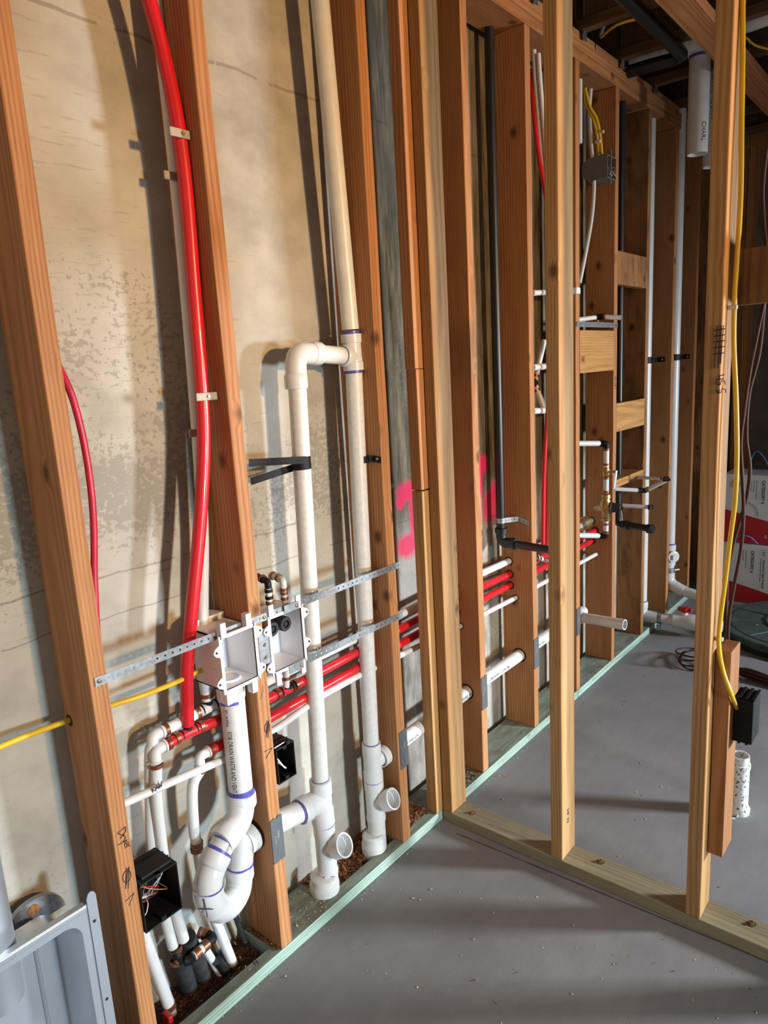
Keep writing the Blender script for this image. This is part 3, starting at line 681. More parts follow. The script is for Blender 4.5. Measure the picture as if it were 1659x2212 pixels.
rr_ = spline([h_tee + UPV * .02, A(404, 1520, -.078), A(404, 1440, -.07), A(416, 1300, -.06), A(432, 1130, -.055), A(440, 960, -.052), A(433, 800, -.052), A(417, 600, -.055), A(403, 420, -.055), A(384, 270, -.055), A(356, 130, -.06), A(322, 0, -.065), A(285, -110, -.07)], 8)
MB().tube(rr_, .0158, 22).build('riser', 'pexr', t)
hand('H', .016, h_tee + Vector((RL + .0006, .075, -.004)), YP, UPV, 'ink', t, 'handwritten_letter', r=.0009)
tb = Vector((xr, A(617, 1475, xr).y, .701)); tee(t, tb, [(0, 1, 0), (0, -1, 0)], RL); 
MB().tube([tb, Vector((-.07, tb.y + .002, .79))], .0085, 14).build('valve_feed', 'pexw', t); ring('crimp_ring', Vector((-.08, tb.y + .001, .735)), UPV, .0095, t)
# second red
r2_far = farline(0, [(5, 986, 1322), (6, 1102, 1264), (8, 1279, 1168)])
k_el = A(430, 1634, xr)
t = line('hot_water_pipe', [k_el + Vector((0, .03, 0)), Vector((xr, A(560, 1560, xr).y, .644)), Vector((-.088, 1.35, .648)), *r2_far], RL, 'pexr', 'lower of the two red horizontal pipes, starting at a white elbow left of the standpipe')
k_el.z = A(430, 1634, xr).z
elbow(t, k_el + Vector((0, .1, 0)), k_el, k_el + DN * .1, RL * .93)
MB().tube(spline([k_el + DN * .035, A(416, 1700, -.085), A(418, 1780, -.09), A(426, 1830, -.095), A(436, 1890, -.10), A(450, 1950, -.10), A(474, 2010, -.10), A(505, 2088, -.098)], 6), RL, 18).build('drop_pipe', 'pexw', t)
for py in (1822, 1834): ring('crimp_ring', A(425, py, -.094), A(426, 1840, -.095) - A(424, 1810, -.093), RL, t, .010)
# raw water line
t = line('raw_water_pipe', [Vector((-.07, .622, A(268, 1735, -.07).z)), A(268, 1735, -.07), A(400, 1676, -.07), A(490, 1638, -.07), A(600, 1572, -.074), A(700, 1500, -.076), A(779, 1457, -.078), *farline(0, [(5, 995, 1352), (6, 1114, 1291)]), at(1114, 1291, 'y', YS[6]) + Vector((0, .9, -.01))], RS, 'pexw', 'thin lowest white water pipe with RAW written on it in black')
q = A(330, 1712, -.07 + RS); hand('RAW', .013, q, (0, .93, .10), (0, -.05, 1), 'ink', t, 'handwriting', r=.0011)
# red communication cable at the left
MB().tube(spline([A(120, 780, -.02), A(137, 812, -.05), A(160, 870, -.06), A(182, 960, -.06), A(197, 1060, -.055), A(203, 1150, -.055), A(204, 1250, -.055), A(210, 1370, -.05), A(222, 1470, -.045)], 6), .0072, 12).build('red_cable', 'redwire')
tag(C.objects[-1], 'thin crimson cable bowing out beside the leftmost stud', 'cable')
# yellow cable through the first stud
tag(MB().tube(spline([A(-60, 1640, -.11), A(40, 1596, -.112), A(148, 1556, -.115), A(239, 1524, -.09), A(300, 1505, -.075), A(370, 1478, -.07), A(430, 1450, -.07), A(480, 1420, -.08)], 6), .0062, 12).build('yellow_cable', 'yellow'),
    'flat yellow cable passing through the leftmost stud towards the large laundry box', 'cable')
# clamps holding the tall red and white risers to the stud
def clamp(px, py, x, lab, yy):
    p = at(px, py, 'x', x); t = thing('pipe_clamp', p, lab, 'clamp')
    m = MB().box((x - .004, p.y - .020, p.z - .009), (x + .0015, yy, p.z + .009)); m.build('clamp_band', 'boxg2', t, smooth=False, bevel=.002)
    MB().rev(p + Vector((.0015, .012, 0)), XP, [(0, 0), (0, .0045), (.003, .0035), (.003, 0)], 12).build('screw', 'screw', t)
M['boxg2'] = plain('beige_clamp', (.36, .32, .25), .5)
clamp(384, 286, -.036, 'beige clamp high on the tall red riser, uppermost of the clamps', YS[2] - .001)
clamp(372, 380, -.083, 'beige clamp on the white riser, just below the highest clamp', YS[2] - .001)
clamp(440, 857, -.034, 'beige clamp halfway down the tall red riser', YS[2] - .001)
clamp(425, 935, -.083, 'lowest beige clamp, on the white riser behind the red one', YS[2] - .001)

# ------------------------------------------------------------ laundry boxes and straps
def obox(name, y0, y1, z0, z1, dep, t, m='boxw', w_=.003, x=.0035, lip=.005):
    b = MB(); X0 = x - dep
    b.box((X0, y0, z0), (X0 + w_, y1, z1))
    b.box((X0, y0, z0), (x, y0 + w_, z1)); b.box((X0, y1 - w_, z0), (x, y1, z1))
    b.box((X0, y0, z0), (x, y1, z0 + w_)); b.box((X0, y0, z1 - w_), (x, y1, z1))
    for a_, c_ in (((y0 - lip, z0 - lip), (y0 + w_, z1 + lip)), ((y1 - w_, z0 - lip), (y1 + lip, z1 + lip)), ((y0, z0 - lip), (y1, z0 + w_)), ((y0, z1 - w_), (y1, z1 + lip))):
        b.box((x - .004, a_[0], a_[1]), (x + .001, c_[0], c_[1]))
    return b.build(name, m, t, smooth=False)
def ear(t, y, z, sgn, m='boxw', x=.0045):
    pts = [(0, -.016), (sgn * .014, -.009), (sgn * .019, 0), (sgn * .014, .009), (0, .016)]
    if sgn < 0: pts = pts[::-1]
    e = MB().prism(pts, (x - .002, y, z), (0, 1, 0), (0, 0, 1), (1, 0, 0), .003).build('mounting_ear', m, t, smooth=False)
    MB().rev((x + .001, y + sgn * .011, z), XP, [(0, 0), (0, .003), (.0012, .003), (.0012, 0)], 10).build('ear_hole', 'rubber', e)
def clip(t, y, z, up=1, dx=0):
    MB().box((.0024 if up > 0 else .0, y - .008, z), (.0075 + dx, y + .008, z + .036 * up)).build('strap_clip', 'boxw', t, smooth=False, bevel=.0012)
XB = .018
q1, q2, q3, q4 = (at(*d_, 'x', XB) for d_ in ((478, 1378), (551, 1350), (558, 1463), (485, 1497)))
ya, yb, za, zb = (q1.y + q4.y) / 2, min((q2.y + q3.y) / 2, 1.0105), (q3.z + q4.z) / 2, (q1.z + q2.z) / 2
t = thing('laundry_drain_box', (-.05, .97, za), 'larger white laundry box, deep and empty, left of the second stud', 'box')
obox('box_body', ya, yb, za, zb, .115, t, x=XB)
MB().prism([(-.0, .050)] + [(-.062 * math.sin(math.radians(a_)), .050 * math.cos(math.radians(a_))) for a_ in range(10, 171, 10)] + [(0, -.050)], (XB - .113, (ya + yb) / 2, za + .05), (1, 0, 0), (0, 1, 0), UPV, zb - za - .035).build('rounded_back', 'boxw', t)
MB().box((XB - .117, ya - .0015, za + .045), (XB - .01, ya + .001, za + .049)).build('side_rib', 'boxw', t, smooth=False)
for z in (za + .025, zb - .03): ear(t, ya - .004, z, -1, x=XB + .001)
for z in (za + .02, zb - .018): ear(t, yb + .004, z, 1, x=XB + .001)
clip(t, ya + .010, zb - .002, 1, .013); clip(t, yb - .016, zb - .002, 1, .013); clip(t, ya + .008, za + .002, -1, .013); clip(t, yb - .016, za + .002, -1, .013)
MB().rev((-.035, (ya + yb) / 2, za + .0035), UPV, [(0, .030), (0, .0265), (.005, .0265), (.005, .030)], 28, closed=True).build('drain_ring', 'boxw', t)
MB().tube([(-.04, ya + .028, za + .004), (-.04, ya + .028, za + .03)], .0075, 14).build('test_nub', 'boxw', t)
ya, yb, za, zb = 1.070, 1.180, .808, .955
t = thing('laundry_valve_box', (-.04, 1.125, za), 'smaller white laundry box with two black valve caps inside', 'box')
obox('box_body', ya, yb, za, zb, .095, t)
for z in (za + .02, zb - .03): ear(t, ya - .004, z, -1)
for z in (za + .045, zb - .02): ear(t, yb + .004, z, 1)
clip(t, ya + .006, zb - .002); clip(t, yb - .012, zb - .002); clip(t, ya + .012, za + .002, -1); clip(t, yb - .012, za + .002, -1)
for yy in (1.088, 1.132):
    c = MB().rev((-.055, yy, zb - .036), XP, [(0, 0), (0, .013), (.02, .013), (.022, .0195), (.046, .0195), (.049, .0175), (.049, .0105), (.043, .0095), (.043, 0)], 28).build('valve_cap', 'rubber', t)
    MB().rev((-.0105, yy, zb - .036), XP, [(0, 0), (0, .0075), (.003, .006), (.003, 0)], 16).build('cap_centre', 'abs', c)
MB().box((-.075, 1.10, zb - .062), (-.055, 1.135, zb - .02)).build('valve_body', 'galv', t, smooth=False, bevel=.003)
def hammer(px, pyb, pyt, m_el, lab, xx, dy):
    b = at(px, pyb, 'x', xx); e = at(px, pyt, 'x', xx); e.x = xx; b.x = xx; e.y = b.y
    t = thing('supply_riser', b, lab, 'pipe')
    MB().tube([b, e], .0078, 14).build('stub', 'pexw', t)
    MB().tube([b, b + UPV * .014], .0068, 14).build('adapter', 'brass', t)
    back = e + Vector((-.055, .012 + dy, .012))
    MB().tube(path([e + DN * .006, e + UPV * .012, back], .012), .0088, 14).build('elbow', m_el, t)
    for z_ in (.02, .034, (e - b).length - .012): ring('crimp_ring', b + UPV * z_, UPV, .008, t, .008, m='copper' if z_ < .03 or m_el != 'black' else 'black')
    ring('crimp_ring', e + (back - e) * .45 + UPV * .008, back - e, .009, t, .007); ring('crimp_ring', back, back - e, .009, t, .007)
    MB().tube(path([back, back + Vector((-.014, .004, .002)), back + Vector((-.022, .006, -.20))], .018), .0082, 14).build('back_drop', 'pexw', t)
hammer(584, 1318, 1264, 'black', 'short supply riser with a black elbow above the smaller laundry box', -.03, 0)
hammer(616, 1308, 1262, 'pexw', 'short supply riser with a white elbow above the smaller laundry box', -.03, .004)

def gstrap(name, pts, lab, wid=.0195, m='galv', pitch=.019, hr=.0028):
    b = MB()
    for a_, c_ in zip(pts[:-1], pts[1:]): strap_mesh(b, a_, c_, (0, 0, 1), (1, 0, 0), wid, pitch, hr)
    return tag(b.build(name, m, smooth=False), lab, 'strap')
gstrap('steel_strap', [(.0012, .616, .965), (.0012, 1.598, .961)], 'upper galvanized hole strap crossing from the left stud above both laundry boxes')
gstrap('steel_strap', [(.0012, 1.135, .803), (.0012, 1.598, .801)], 'lower galvanized hole strap crossing in front of the two tall white pipes')
def screw(p, lab=None, d=XP, r=.0048):
    p = Vector(p); d = Vector(d)
    o = MB().rev(p, d, [(0, 0), (0, r), (.0022, r * .85), (.0030, r * .5), (.0022, r * .3), (.0022, 0)], 10).build('screw', 'screw')
    return tag(o, lab, 'screw')
screw((.0021, .625, .965), 'screw fixing the upper hole strap to the leftmost stud')
screw((.0021, 1.056, .963), 'screw fixing the upper hole strap to the second stud, between the laundry boxes')
screw((.0021, 1.570, .961), 'screw fixing the upper hole strap to the third stud')
screw((.0021, 1.572, .801), 'screw fixing the lower hole strap to the third stud')
screw((.0080, 1.160, .963), 'screw above the smaller laundry box on its top bracket')
screw((.0080, 1.158, .801), 'screw below the smaller laundry box on its bottom bracket')
tag(MB().box((.0055, 1.118, .953), (.0078, 1.168, .974)).build('box_bracket', 'galv', smooth=False, bevel=.0006), 'small steel bracket on the top edge of the smaller laundry box', 'bracket')
tag(MB().box((.0055, 1.118, .790), (.0078, 1.168, .811)).build('box_bracket', 'galv', smooth=False, bevel=.0006), 'small steel bracket on the bottom edge of the smaller laundry box', 'bracket')
t = thing('nail_plate', (.0015, 1.048, .84), 'pale zinc plate with two screws between the laundry boxes', 'plate')
MB().box((0.0003, 1.032, .842), (.002, 1.068, .935)).build('plate', 'galv', t, smooth=False)
for z in (.860, .893): MB().rev((.002, 1.05, z), XP, [(0, 0), (0, .0055), (.0035, .004), (.0035, 0)], 6).build('screw_head', 'screw', t)
for y0, z0, z1, lab in ((1.012, .298, .425, 'largest grey nail plate, low on the second stud beside the trap'), (1.545, .298, .425, 'grey nail plate low on the third stud, right of the open tee'),
                        (2.028, .292, .421, 'grey nail plate on the stud right of the partition corner'), (2.4335, .300, .430, 'grey nail plate on the stud left of the middle partition post'), (2.838, .308, .438, 'grey nail plate beside the short open pipe stub')):
    t = thing('nail_plate', (0, y0 + .02, z0), lab, 'plate')
    poly = [(0, 0), (.018, 0), (.020, .004), (.024, 0), (.0385, .002), (.0385, z1 - z0), (.026, z1 - z0 + .002), (.022, z1 - z0 - .003), (.012, z1 - z0 + .001), (0, z1 - z0 - .002)]
    MB().prism(poly, (.0004, y0 + .001, z0), (0, 1, 0), (0, 0, 1), (1, 0, 0), .0022).build('plate', 'plate_grey', t, smooth=False)
    flat_text('stamped_text', 'NAIL', .011, (.0028, y0 + .020, z0 + .088), (0, 0, -1), (0, 1, 0), 'boxg2', t)
    flat_text('stamped_text', 'PLATE', .008, (.0028, y0 + .010, z0 + .076), (0, 0, -1), (0, 1, 0), 'boxg2', t)

# black plastic straps
def bstrap(name, pts, lab, wid=.019, holes=True, wv=(0, 0, 1)):
    t = thing(name, pts[0], lab, 'strap'); b = MB()
    for a_, c_ in zip(pts[:-1], pts[1:]):
        a_, c_ = Vector(a_), Vector(c_); d = (c_ - a_).normalized(); w_ = Vector(wv); w_ = (w_ - d * w_.dot(d)).normalized()
        strap_mesh(b, a_, c_, w_, d.cross(w_), wid, .014, .0011, .0016)
    b.build('strap_band', 'black', t, smooth=False); return t
pc = A(650, 992); pf = at(541, 1000, 'y', YS[2] + T + .003); pb_ = at(546, 1042, 'y', YS[2] + T + .003)
pf = A(538, 1000, -.055); pb_ = A(542, 1040, -.10)
t = bstrap('perforated_strap', [pf, Vector((X1 + R15 + .001, pc.y - .005, pc.z))], 'black perforated strap tying the left tall white pipe back to the second stud')
b = MB(); a0 = Vector((X1 - R15 - .001, pc.y, pc.z - .022)); strap_mesh(b, pb_, a0, (0, 0, 1), (1, 0, 0), .019, .014, .0011, .0016); b.build('return_band', 'black', t, smooth=False)
MB().rev((X1, pc.y, pc.z - .026), UPV, [(0, R15 + .0003), (0, R15 + .002), (.034, R15 + .002), (.034, R15 + .0003)], 28).build('wrap', 'black', t)
pc = A(777, 992)
t = thing('perforated_strap', pc, 'black strap holding the right tall white pipe to the third stud', 'strap')
MB().rev((X1, pc.y, pc.z - .010), UPV, [(0, R15 + .0003), (0, R15 + .002), (.020, R15 + .002), (.020, R15 + .0003)], 28).build('wrap', 'black', t)
ts = YS[3] - .0015
b = MB(); strap_mesh(b, (X1 + R15 + .001, pc.y + .012, pc.z), (-.032, ts, pc.z), (0, 0, 1), (-.6, .8, 0), .019, .014, .0011, .0016); strap_mesh(b, (-.032, ts, pc.z), (-.002, ts, pc.z - .003), (0, 0, 1), (0, 1, 0), .019, .014, .0011, .0016); b.build('strap_tail', 'black', t, smooth=False)
MB().rev((-.016, ts - .001, pc.z), (0, -1, 0), [(0, 0), (0, .005), (.003, .003), (.003, 0)], 10).build('screw', 'screw', t)

# ------------------------------------------------------------ electrical boxes
def ebox(t, x0, x1, y0, y1, z0, z1, m='black', wl_=.003, chamf=0.0):
    b = MB()
    b.box((x0, y0, z0), (x0 + wl_, y1, z1)); b.box((x0, y0, z0), (x1, y0 + wl_, z1)); b.box((x0, y1 - wl_, z0), (x1, y1, z1))
    b.box((x0, y0, z0), (x1, y1, z0 + wl_)); b.box((x0, y0, z1 - wl_), (x1, y1, z1))
    for k in range(3): b.box((x0 + .01 + k * .02, y0 - .0015, z1 - .001), (x0 + .014 + k * .02, y1 + .0015, z1 + .002))
    b.box((x1 - .006, y0 - .004, z0 - .004), (x1 - .003, y1 + .004, z1 + .004)) if 0 else None
    b.build('box_body', m, t, smooth=False, bevel=.001)
    for zz, s_ in ((z0, 1), (z1, -1)): MB().box((x1 - .02, (y0 + y1) / 2 - .006, zz), (x1 - .002, (y0 + y1) / 2 + .006, zz + s_ * .011)).build('screw_boss', m, t, smooth=False)
def wires(t, x0, y0, y1, z0, z1, cols, seed):
    rd = random.Random(seed)
    for c_ in cols:
        a_ = Vector((x0, rd.uniform(y0, y1), rd.uniform(z0 + (z1 - z0) * .7, z1))); e_ = Vector((x0 + .02, rd.uniform(y0, y1), rd.uniform(z0, z0 + (z1 - z0) * .4)))
        m1 = Vector((x0 + rd.uniform(.03, .055), rd.uniform(y0, y1), rd.uniform(z0, z1))); m2 = Vector((x0 + rd.uniform(.02, .05), rd.uniform(y0, y1), z0 + (z1 - z0) * rd.uniform(.1, .5)))
        MB().tube(spline([a_, m1, m2, e_], 8), .0012, 7).build('wire', c_, t)
y0 = YS[1] + T + .001
z0, z1 = at(320, 2010, 'x', 0).z, at(320, 1898, 'x', 0).z
t = thing('outlet_box', (-.03, y0 + .05, z0), 'large black electrical box full of wires beside the Dryer stud, low at left', 'box')
ebox(t, -.082, .006, y0, y0 + .094, z0, z1)
MB().box((-.05, y0 + .012, z1 - .004), (-.005, y0 + .088, z1 + .006)).build('cable_clamp_hood', 'black', t, smooth=False, bevel=.002)
wires(t, -.074, y0 + .012, y0 + .085, z0 + .02, z1 - .02, ['pexw', 'copperwire', 'redwire', 'pexw', 'black', 'copperwire', 'redwire', 'pexw', 'black', 'pexw'], 3)
y0 = YS[2] + T + .0012
t = thing('outlet_box', (-.03, y0 + .03, .505), 'narrow black electrical box right of the second stud, a loop of white wire inside', 'box')
ebox(t, -.075, .005, y0, y0 + .062, .508, .606)
MB().tube(spline([(-.068, y0 + .01, .59), (-.02, y0 + .014, .575), (-.008, y0 + .028, .545), (-.012, y0 + .040, .532), (-.03, y0 + .032, .545), (-.06, y0 + .02, .575)], 8), .0022, 8).build('wire', 'pexw', t)
MB().tube([(.0, y0 - .001, .612), (-.002, y0 + .045, .612)], .002, 8).build('nail', 'galv', t)
MB().box((-.004, y0 + .036, .605), (.006, y0 + .050, .615)).build('nail_lug', 'black', t, smooth=False)
# box on the hanging board
p0 = at(1577, 1600, 'y', 1.84); p1 = at(1627, 1520, 'y', 1.84)
t = thing('outlet_box', (p0.x + .03, 1.88, p0.z), 'black electrical box on the hanging board at right, yellow cable entering its top', 'box')
MB().box((p0.x, 1.845, p0.z), (p1.x, 1.925, p1.z)).build('box_body', 'black', t, smooth=False, bevel=.002)
for dx in (.012, .028, .044): MB().box((p0.x + dx, 1.850, p1.z), (p0.x + dx + .007, 1.92, p1.z + .005)).build('rib', 'black', t, smooth=False)
for dx in (.016, .034): MB().box((p0.x + dx, 1.846, p0.z - .004), (p0.x + dx + .006, 1.90, p0.z)).build('foot_rib', 'black', t, smooth=False)
# grey box high on the far stud
t = thing('outlet_box', (-.05, 3.2, 2.3), 'grey electrical box with loose white wires high on the far stud', 'box')
b = MB()
prof = [(-.045, 0), (.004, 0), (.004, .09), (-.04, .096), (-.095, .085), (-.112, .07), (-.112, .02), (-.09, .002)]
b.prism(prof, (0, 3.148, 2.302), (1, 0, 0), (0, 0, 1), (0, 1, 0), .004)
b.prism(prof, (0, 3.240, 2.302), (1, 0, 0), (0, 0, 1), (0, 1, 0), .004)
b.box((-.112, 3.15, 2.322), (-.108, 3.242, 2.37)); b.box((-.09, 3.15, 2.300), (.004, 3.242, 2.304)); b.box((-.09, 3.15, 2.388), (.004, 3.242, 2.392))
b.box((-.005, 3.185, 2.28), (.004, 3.192, 2.42))
b.build('box_body', 'boxg', t, smooth=False)
MB().box((-.100, 3.154, 2.305), (-.04, 3.238, 2.386)).build('inner_shade_block', 'abs', t, smooth=False)  # black block added to paint the shade inside the box
wires(t, -.04, 3.156, 3.235, 2.312, 2.385, ['pexw', 'copperwire', 'pexw', 'copperwire', 'pexw'], 5)
for k, (pts, lab) in enumerate((([(1264, 190), (1274, 230), (1288, 255), (1296, 290), (1300, 333)], 'yellow cable dropping into the grey box, right one with a staple'),
                     ([(1262, 192), (1266, 225), (1283, 262), (1291, 300), (1293, 336)], 'yellow cable dropping into the grey box, left one'))):
    tag(MB().tube(spline([at(a_, c_, 'y', 3.14 + .02 * i_) for i_, (a_, c_) in enumerate(pts)], 6), .0065, 10).build('yellow_cable', 'yellow'), lab, 'cable')
for px, py, lab in ((1299, 285, 'white cable staple, upper one above the grey box'), (1291, 306, 'white cable staple, lower one above the grey box')):
    p = at(px, py, 'y', 3.195); tag(MB().box(p - Vector((.012, .006, .006)), p + Vector((.012, .006, .006))).build('cable_staple', 'tie', smooth=False, bevel=.002), lab, 'staple')

# ------------------------------------------------------------ floor penetrations under the laundry
def floorpipe(name, m, a_, b_, r, lab, extra=None):
    t = thing(name, Vector((a_.x, a_.y, 0)), lab, 'pipe'); MB().tube([Vector((a_.x, a_.y, 0)) if a_.z > 0.001 else a_, b_], r, 20).build('pipe', m, t); return t
f1 = at(408, 2122, 'z', 0.0); f1.x = -.135; f1 = at(408, 2122, 'x', -.125); f1.z = max(f1.z, .001)
t = floorpipe('insulated_pipe', 'tar', f1, A(386, 2052, -.115), .021, 'dusty black insulated pipe rising from the floor, front-left one of the pair')
ring('crimp_ring', A(380, 2050, -.113), A(372, 2040, -.115) - A(384, 2062, -.115), RL, t, .012)
MB().tube(path([A(378, 2050, -.112), A(384, 2066, -.105), A(398, 2076, -.09)], .012), .0125, 16).build('elbow', 'black', t)
ring('crimp_ring', A(388, 2070, -.103), A(398, 2076, -.09) - A(384, 2066, -.105), .013, t, .012); ring('crimp_ring', A(382, 2076, -.11), UPV, .0135, t, .01)
f2 = at(440, 2100, 'x', -.125); t = floorpipe('insulated_pipe', 'tar', Vector((f2.x, f2.y, .001)), A(404, 2025, -.11), .022, 'dusty black insulated pipe behind and right of the other, near the laundry trap')
MB().tube(path([A(398, 2076, -.085), A(408, 2074, -.08), A(418, 2066, -.075)], .01), .012, 16).build('elbow', 'black', t)
l0, l1 = A(418, 2066, -.075), A(448, 2038, -.08)
MB().tube([l0, l1], .0115, 16).build('link_pipe', 'pexw', t)
for s_ in (.15, .32, .72, .9): ring('crimp_ring', l0 + (l1 - l0) * s_, l1 - l0, .0118, t, .008)
MB().tube(path([l1, A(461, 2027, -.082), A(450, 2020, -.10)], .012), .0125, 16).build('elbow', 'black', t)
l2, l3 = A(452, 2021, -.10), A(428, 2014, -.125)
MB().tube([l2, l3], .0115, 16).build('link_pipe', 'pexw', t)
for s_ in (.2, .45, .85): ring('crimp_ring', l2 + (l3 - l2) * s_, l3 - l2, .0118, t, .008)
f3 = at(478, 2102, 'x', -.10); t = floorpipe('floor_water_pipe', 'pexw', Vector((f3.x, f3.y, .001)), A(440, 2045, -.115), .0105, 'short white pipe with a black sleeve rising right of the black insulated pipes')
MB().tube([Vector((f3.x + .012, f3.y + .012, .001)), A(470, 2075, -.09)], .012, 12).build('sleeve', 'abs', t)
f4 = at(372, 2188, 'x', -.10); t = floorpipe('floor_water_pipe', 'pexw', f4, A(312, 2030, -.10), RL, 'lone white pipe descending at the bottom left beside the Dryer stud')
MB().tube([A(365, 2168, -.10), A(300, 1990, -.10)], RL, 16).build('upper_pipe', 'pexw', t)
ring('crimp_ring', A(366, 2172, -.10), A(372, 2188, -.10) - A(365, 2168, -.10), RL, t, .014)
MB().box(at(352, 2212, 'x', -.09), at(374, 2192, 'x', -.06)).build('red_fitting', 'red', t, smooth=False, bevel=.003)
rb0, rb1 = at(503, 1962, 'x', -.115), at(533, 2046, 'x', -.12); d_ = (rb1 - rb0).normalized(); L_ = (rb1 - rb0).length; pr = []
k = 0.0
while k < L_: pr += [(k, .0062), (k + .003, .0082), (k + .006, .0062)]; k += .009
tag(MB().rev(rb0, d_, pr, 12).build('rebar_stub', 'tar', smooth=True), 'ribbed dark rebar stub leaning behind the trap', 'rebar')
tag(MB().box(at(470, 2068, 'x', -.13), at(486, 2048, 'x', -.12)).build('blue_wrap', 'blue', smooth=False, bevel=.003), 'scrap of blue plastic wrap among the shavings', 'plastic')

# wood shavings in the notches and behind the plate
def flakes(n, boxf, smin, smax, seed, curl=True):
    rd = random.Random(seed); b = MB()
    for i in range(n):
        c = Vector(boxf(rd)); s_ = rd.uniform(smin, smax); u = Vector((rd.uniform(-1, 1), rd.uniform(-1, 1), rd.uniform(-.35, .35))).normalized(); v = u.cross(Vector((rd.uniform(-.4, .4), rd.uniform(-.4, .4), 1))).normalized() * s_ * rd.uniform(.12, .35)
        nn = u.cross(v).normalized() * s_ * rd.uniform(.05, .3)
        vs = [c - u * s_ / 2 - v, c - u * s_ / 2 + v, c + v + nn, c - v + nn, c + u * s_ / 2 - v, c + u * s_ / 2 + v]
        b.add(vs, [(0, 1, 2, 3), (3, 2, 5, 4)])
    return b
def mound(x0, x1, y0, y1, h, seed, nx=14, ny=30):
    b = MB(); vs = []
    for i in range(nx + 1):
        for j in range(ny + 1):
            x = x0 + (x1 - x0) * i / nx; y = y0 + (y1 - y0) * j / ny
            e = min(1, 3.5 * min(j / ny, 1 - j / ny) + .35)
            vs.append((x, y, .001 + e * h * (.55 + .5 * mnoise.noise(Vector((x * 30 + seed, y * 30, 0))) + .35 * mnoise.noise(Vector((x * 90, y * 90 + seed, 3))))))
    return b.add(vs, [(i * (ny + 1) + j, (i + 1) * (ny + 1) + j, (i + 1) * (ny + 1) + j + 1, i * (ny + 1) + j + 1) for i in range(nx) for j in range(ny)])
b = mound(XW, -.042, .655, .99, .010, 1); f_ = flakes(1500, lambda r: (r.uniform(XW + .005, -.045), r.uniform(.66, .99), r.uniform(.004, .016)), .003, .011, 2)
b.add(f_.v, f_.f); tag(b.build('wood_shavings', 'shaving2', smooth=False), 'dark reddish wood shavings heaped around the floor pipes in the left notch', 'shavings', kind='stuff')
b = mound(XW, -.042, 1.225, 1.545, .024, 5); f_ = flakes(1500, lambda r: (r.uniform(XW + .005, -.045), r.uniform(1.225, 1.545), r.uniform(.012, .030)), .004, .015, 6)
b.add(f_.v, f_.f); tag(b.build('wood_shavings', 'shaving', smooth=False), 'reddish brown wood shavings between the two collared drain pipes', 'shavings', kind='stuff')
f_ = flakes(500, lambda r: (r.uniform(-D, -.03), r.uniform(1.60, 1.72), PH + r.uniform(.001, .010)), .004, .016, 9)
f_.add(*(lambda q_: (q_.v, q_.f))(flakes(160, lambda r: (r.uniform(-D, -.005), r.uniform(1.88, 2.02), PH + r.uniform(.001, .008)), .004, .014, 10)))
f_.add(*(lambda q_: (q_.v, q_.f))(flakes(150, lambda r: (r.uniform(-.13, -.01), r.uniform(1.0, 1.01) - r.uniform(.01, .12) * 0 - .0, PH + r.uniform(.001, .006)), .003, .010, 11)))
tag(f_.build('wood_shavings', 'shaving', smooth=False), 'brown shavings scattered on the plate near the partition corner', 'shavings', kind='stuff')
f_ = flakes(260, lambda r: (lambda y: (r.uniform(-.13, -.004), y, PH + r.uniform(.0008, .003)))(r.choice([r.uniform(1.06, 1.2), r.uniform(.9, 1.0) if r.random() < .2 else r.uniform(1.08, 1.21), r.uniform(3.3, 3.6), r.uniform(2.9, 3.2)])), .002, .008, 12)
f_.add(*(lambda q_: (q_.v, q_.f))(flakes(330, lambda r: (r.uniform(.001, .03) ** 1, r.uniform(.4, 3.6), .0008 + r.random() * .002), .002, .006, 13)))
f_.add(*(lambda q_: (q_.v, q_.f))(flakes(150, lambda r: (r.uniform(.03, 1.1), r.uniform(.6, 1.74), .0008 + r.random() * .002), .0025, .009, 14)))
f_.add(*(lambda q_: (q_.v, q_.f))(flakes(120, lambda r: (r.uniform(.03, 1.1), r.uniform(1.9, 3.9), .0008 + r.random() * .002), .0025, .009, 15)))
tag(f_.build('sawdust', 'sawdust', smooth=False), 'pale crumbs of sawdust and chips scattered over floor and plates', 'sawdust', kind='stuff')

# ------------------------------------------------------------ dryer box and duct at the lower left
t = thing('dryer_vent_box', (-.03, .3, .08), 'brushed steel recessed dryer box in the lower left corner', 'box')
zt_, yr = .515, .548
b = MB()
def rr(y0, y1, z0, z1, r, n=8):   # rounded outline, counter-clockwise
    o = []
    for cy2, cz2, a0 in ((y1 - r, z0 + r, -90), (y1 - r, z1 - r, 0), (y0 + r, z1 - r, 90), (y0 + r, z0 + r, 180)):
        o += [(cy2 + r * math.cos(math.radians(a0 + 90 * i / n)), cz2 + r * math.sin(math.radians(a0 + 90 * i / n))) for i in range(n + 1)]
    return o
o_in = rr(.02, yr - .032, .10, zt_ - .028, .035); o_out = []
cyc, czc = .27, .30
for y, z in o_in: o_out.append((y, z))
n = len(o_in); vs = [(.0, y, z) for y, z in o_in] + [(-.008, y + (cyc - y) * .02, z + (czc - z) * .02) for y, z in o_in] + [(-.10, y + (cyc - y) * .06, z + (czc - z) * .06) for y, z in o_in]
outer = [(.0, yr, .04), (.0, yr, zt_), (.0, -.02, zt_), (.0, -.02, .04)]
b.add(vs, [(i, (i + 1) % n, n + (i + 1) % n, n + i) for i in range(n)] + [(n + i, n + (i + 1) % n, 2 * n + (i + 1) % n, 2 * n + i) for i in range(n)] + [tuple(2 * n + i for i in range(n))])
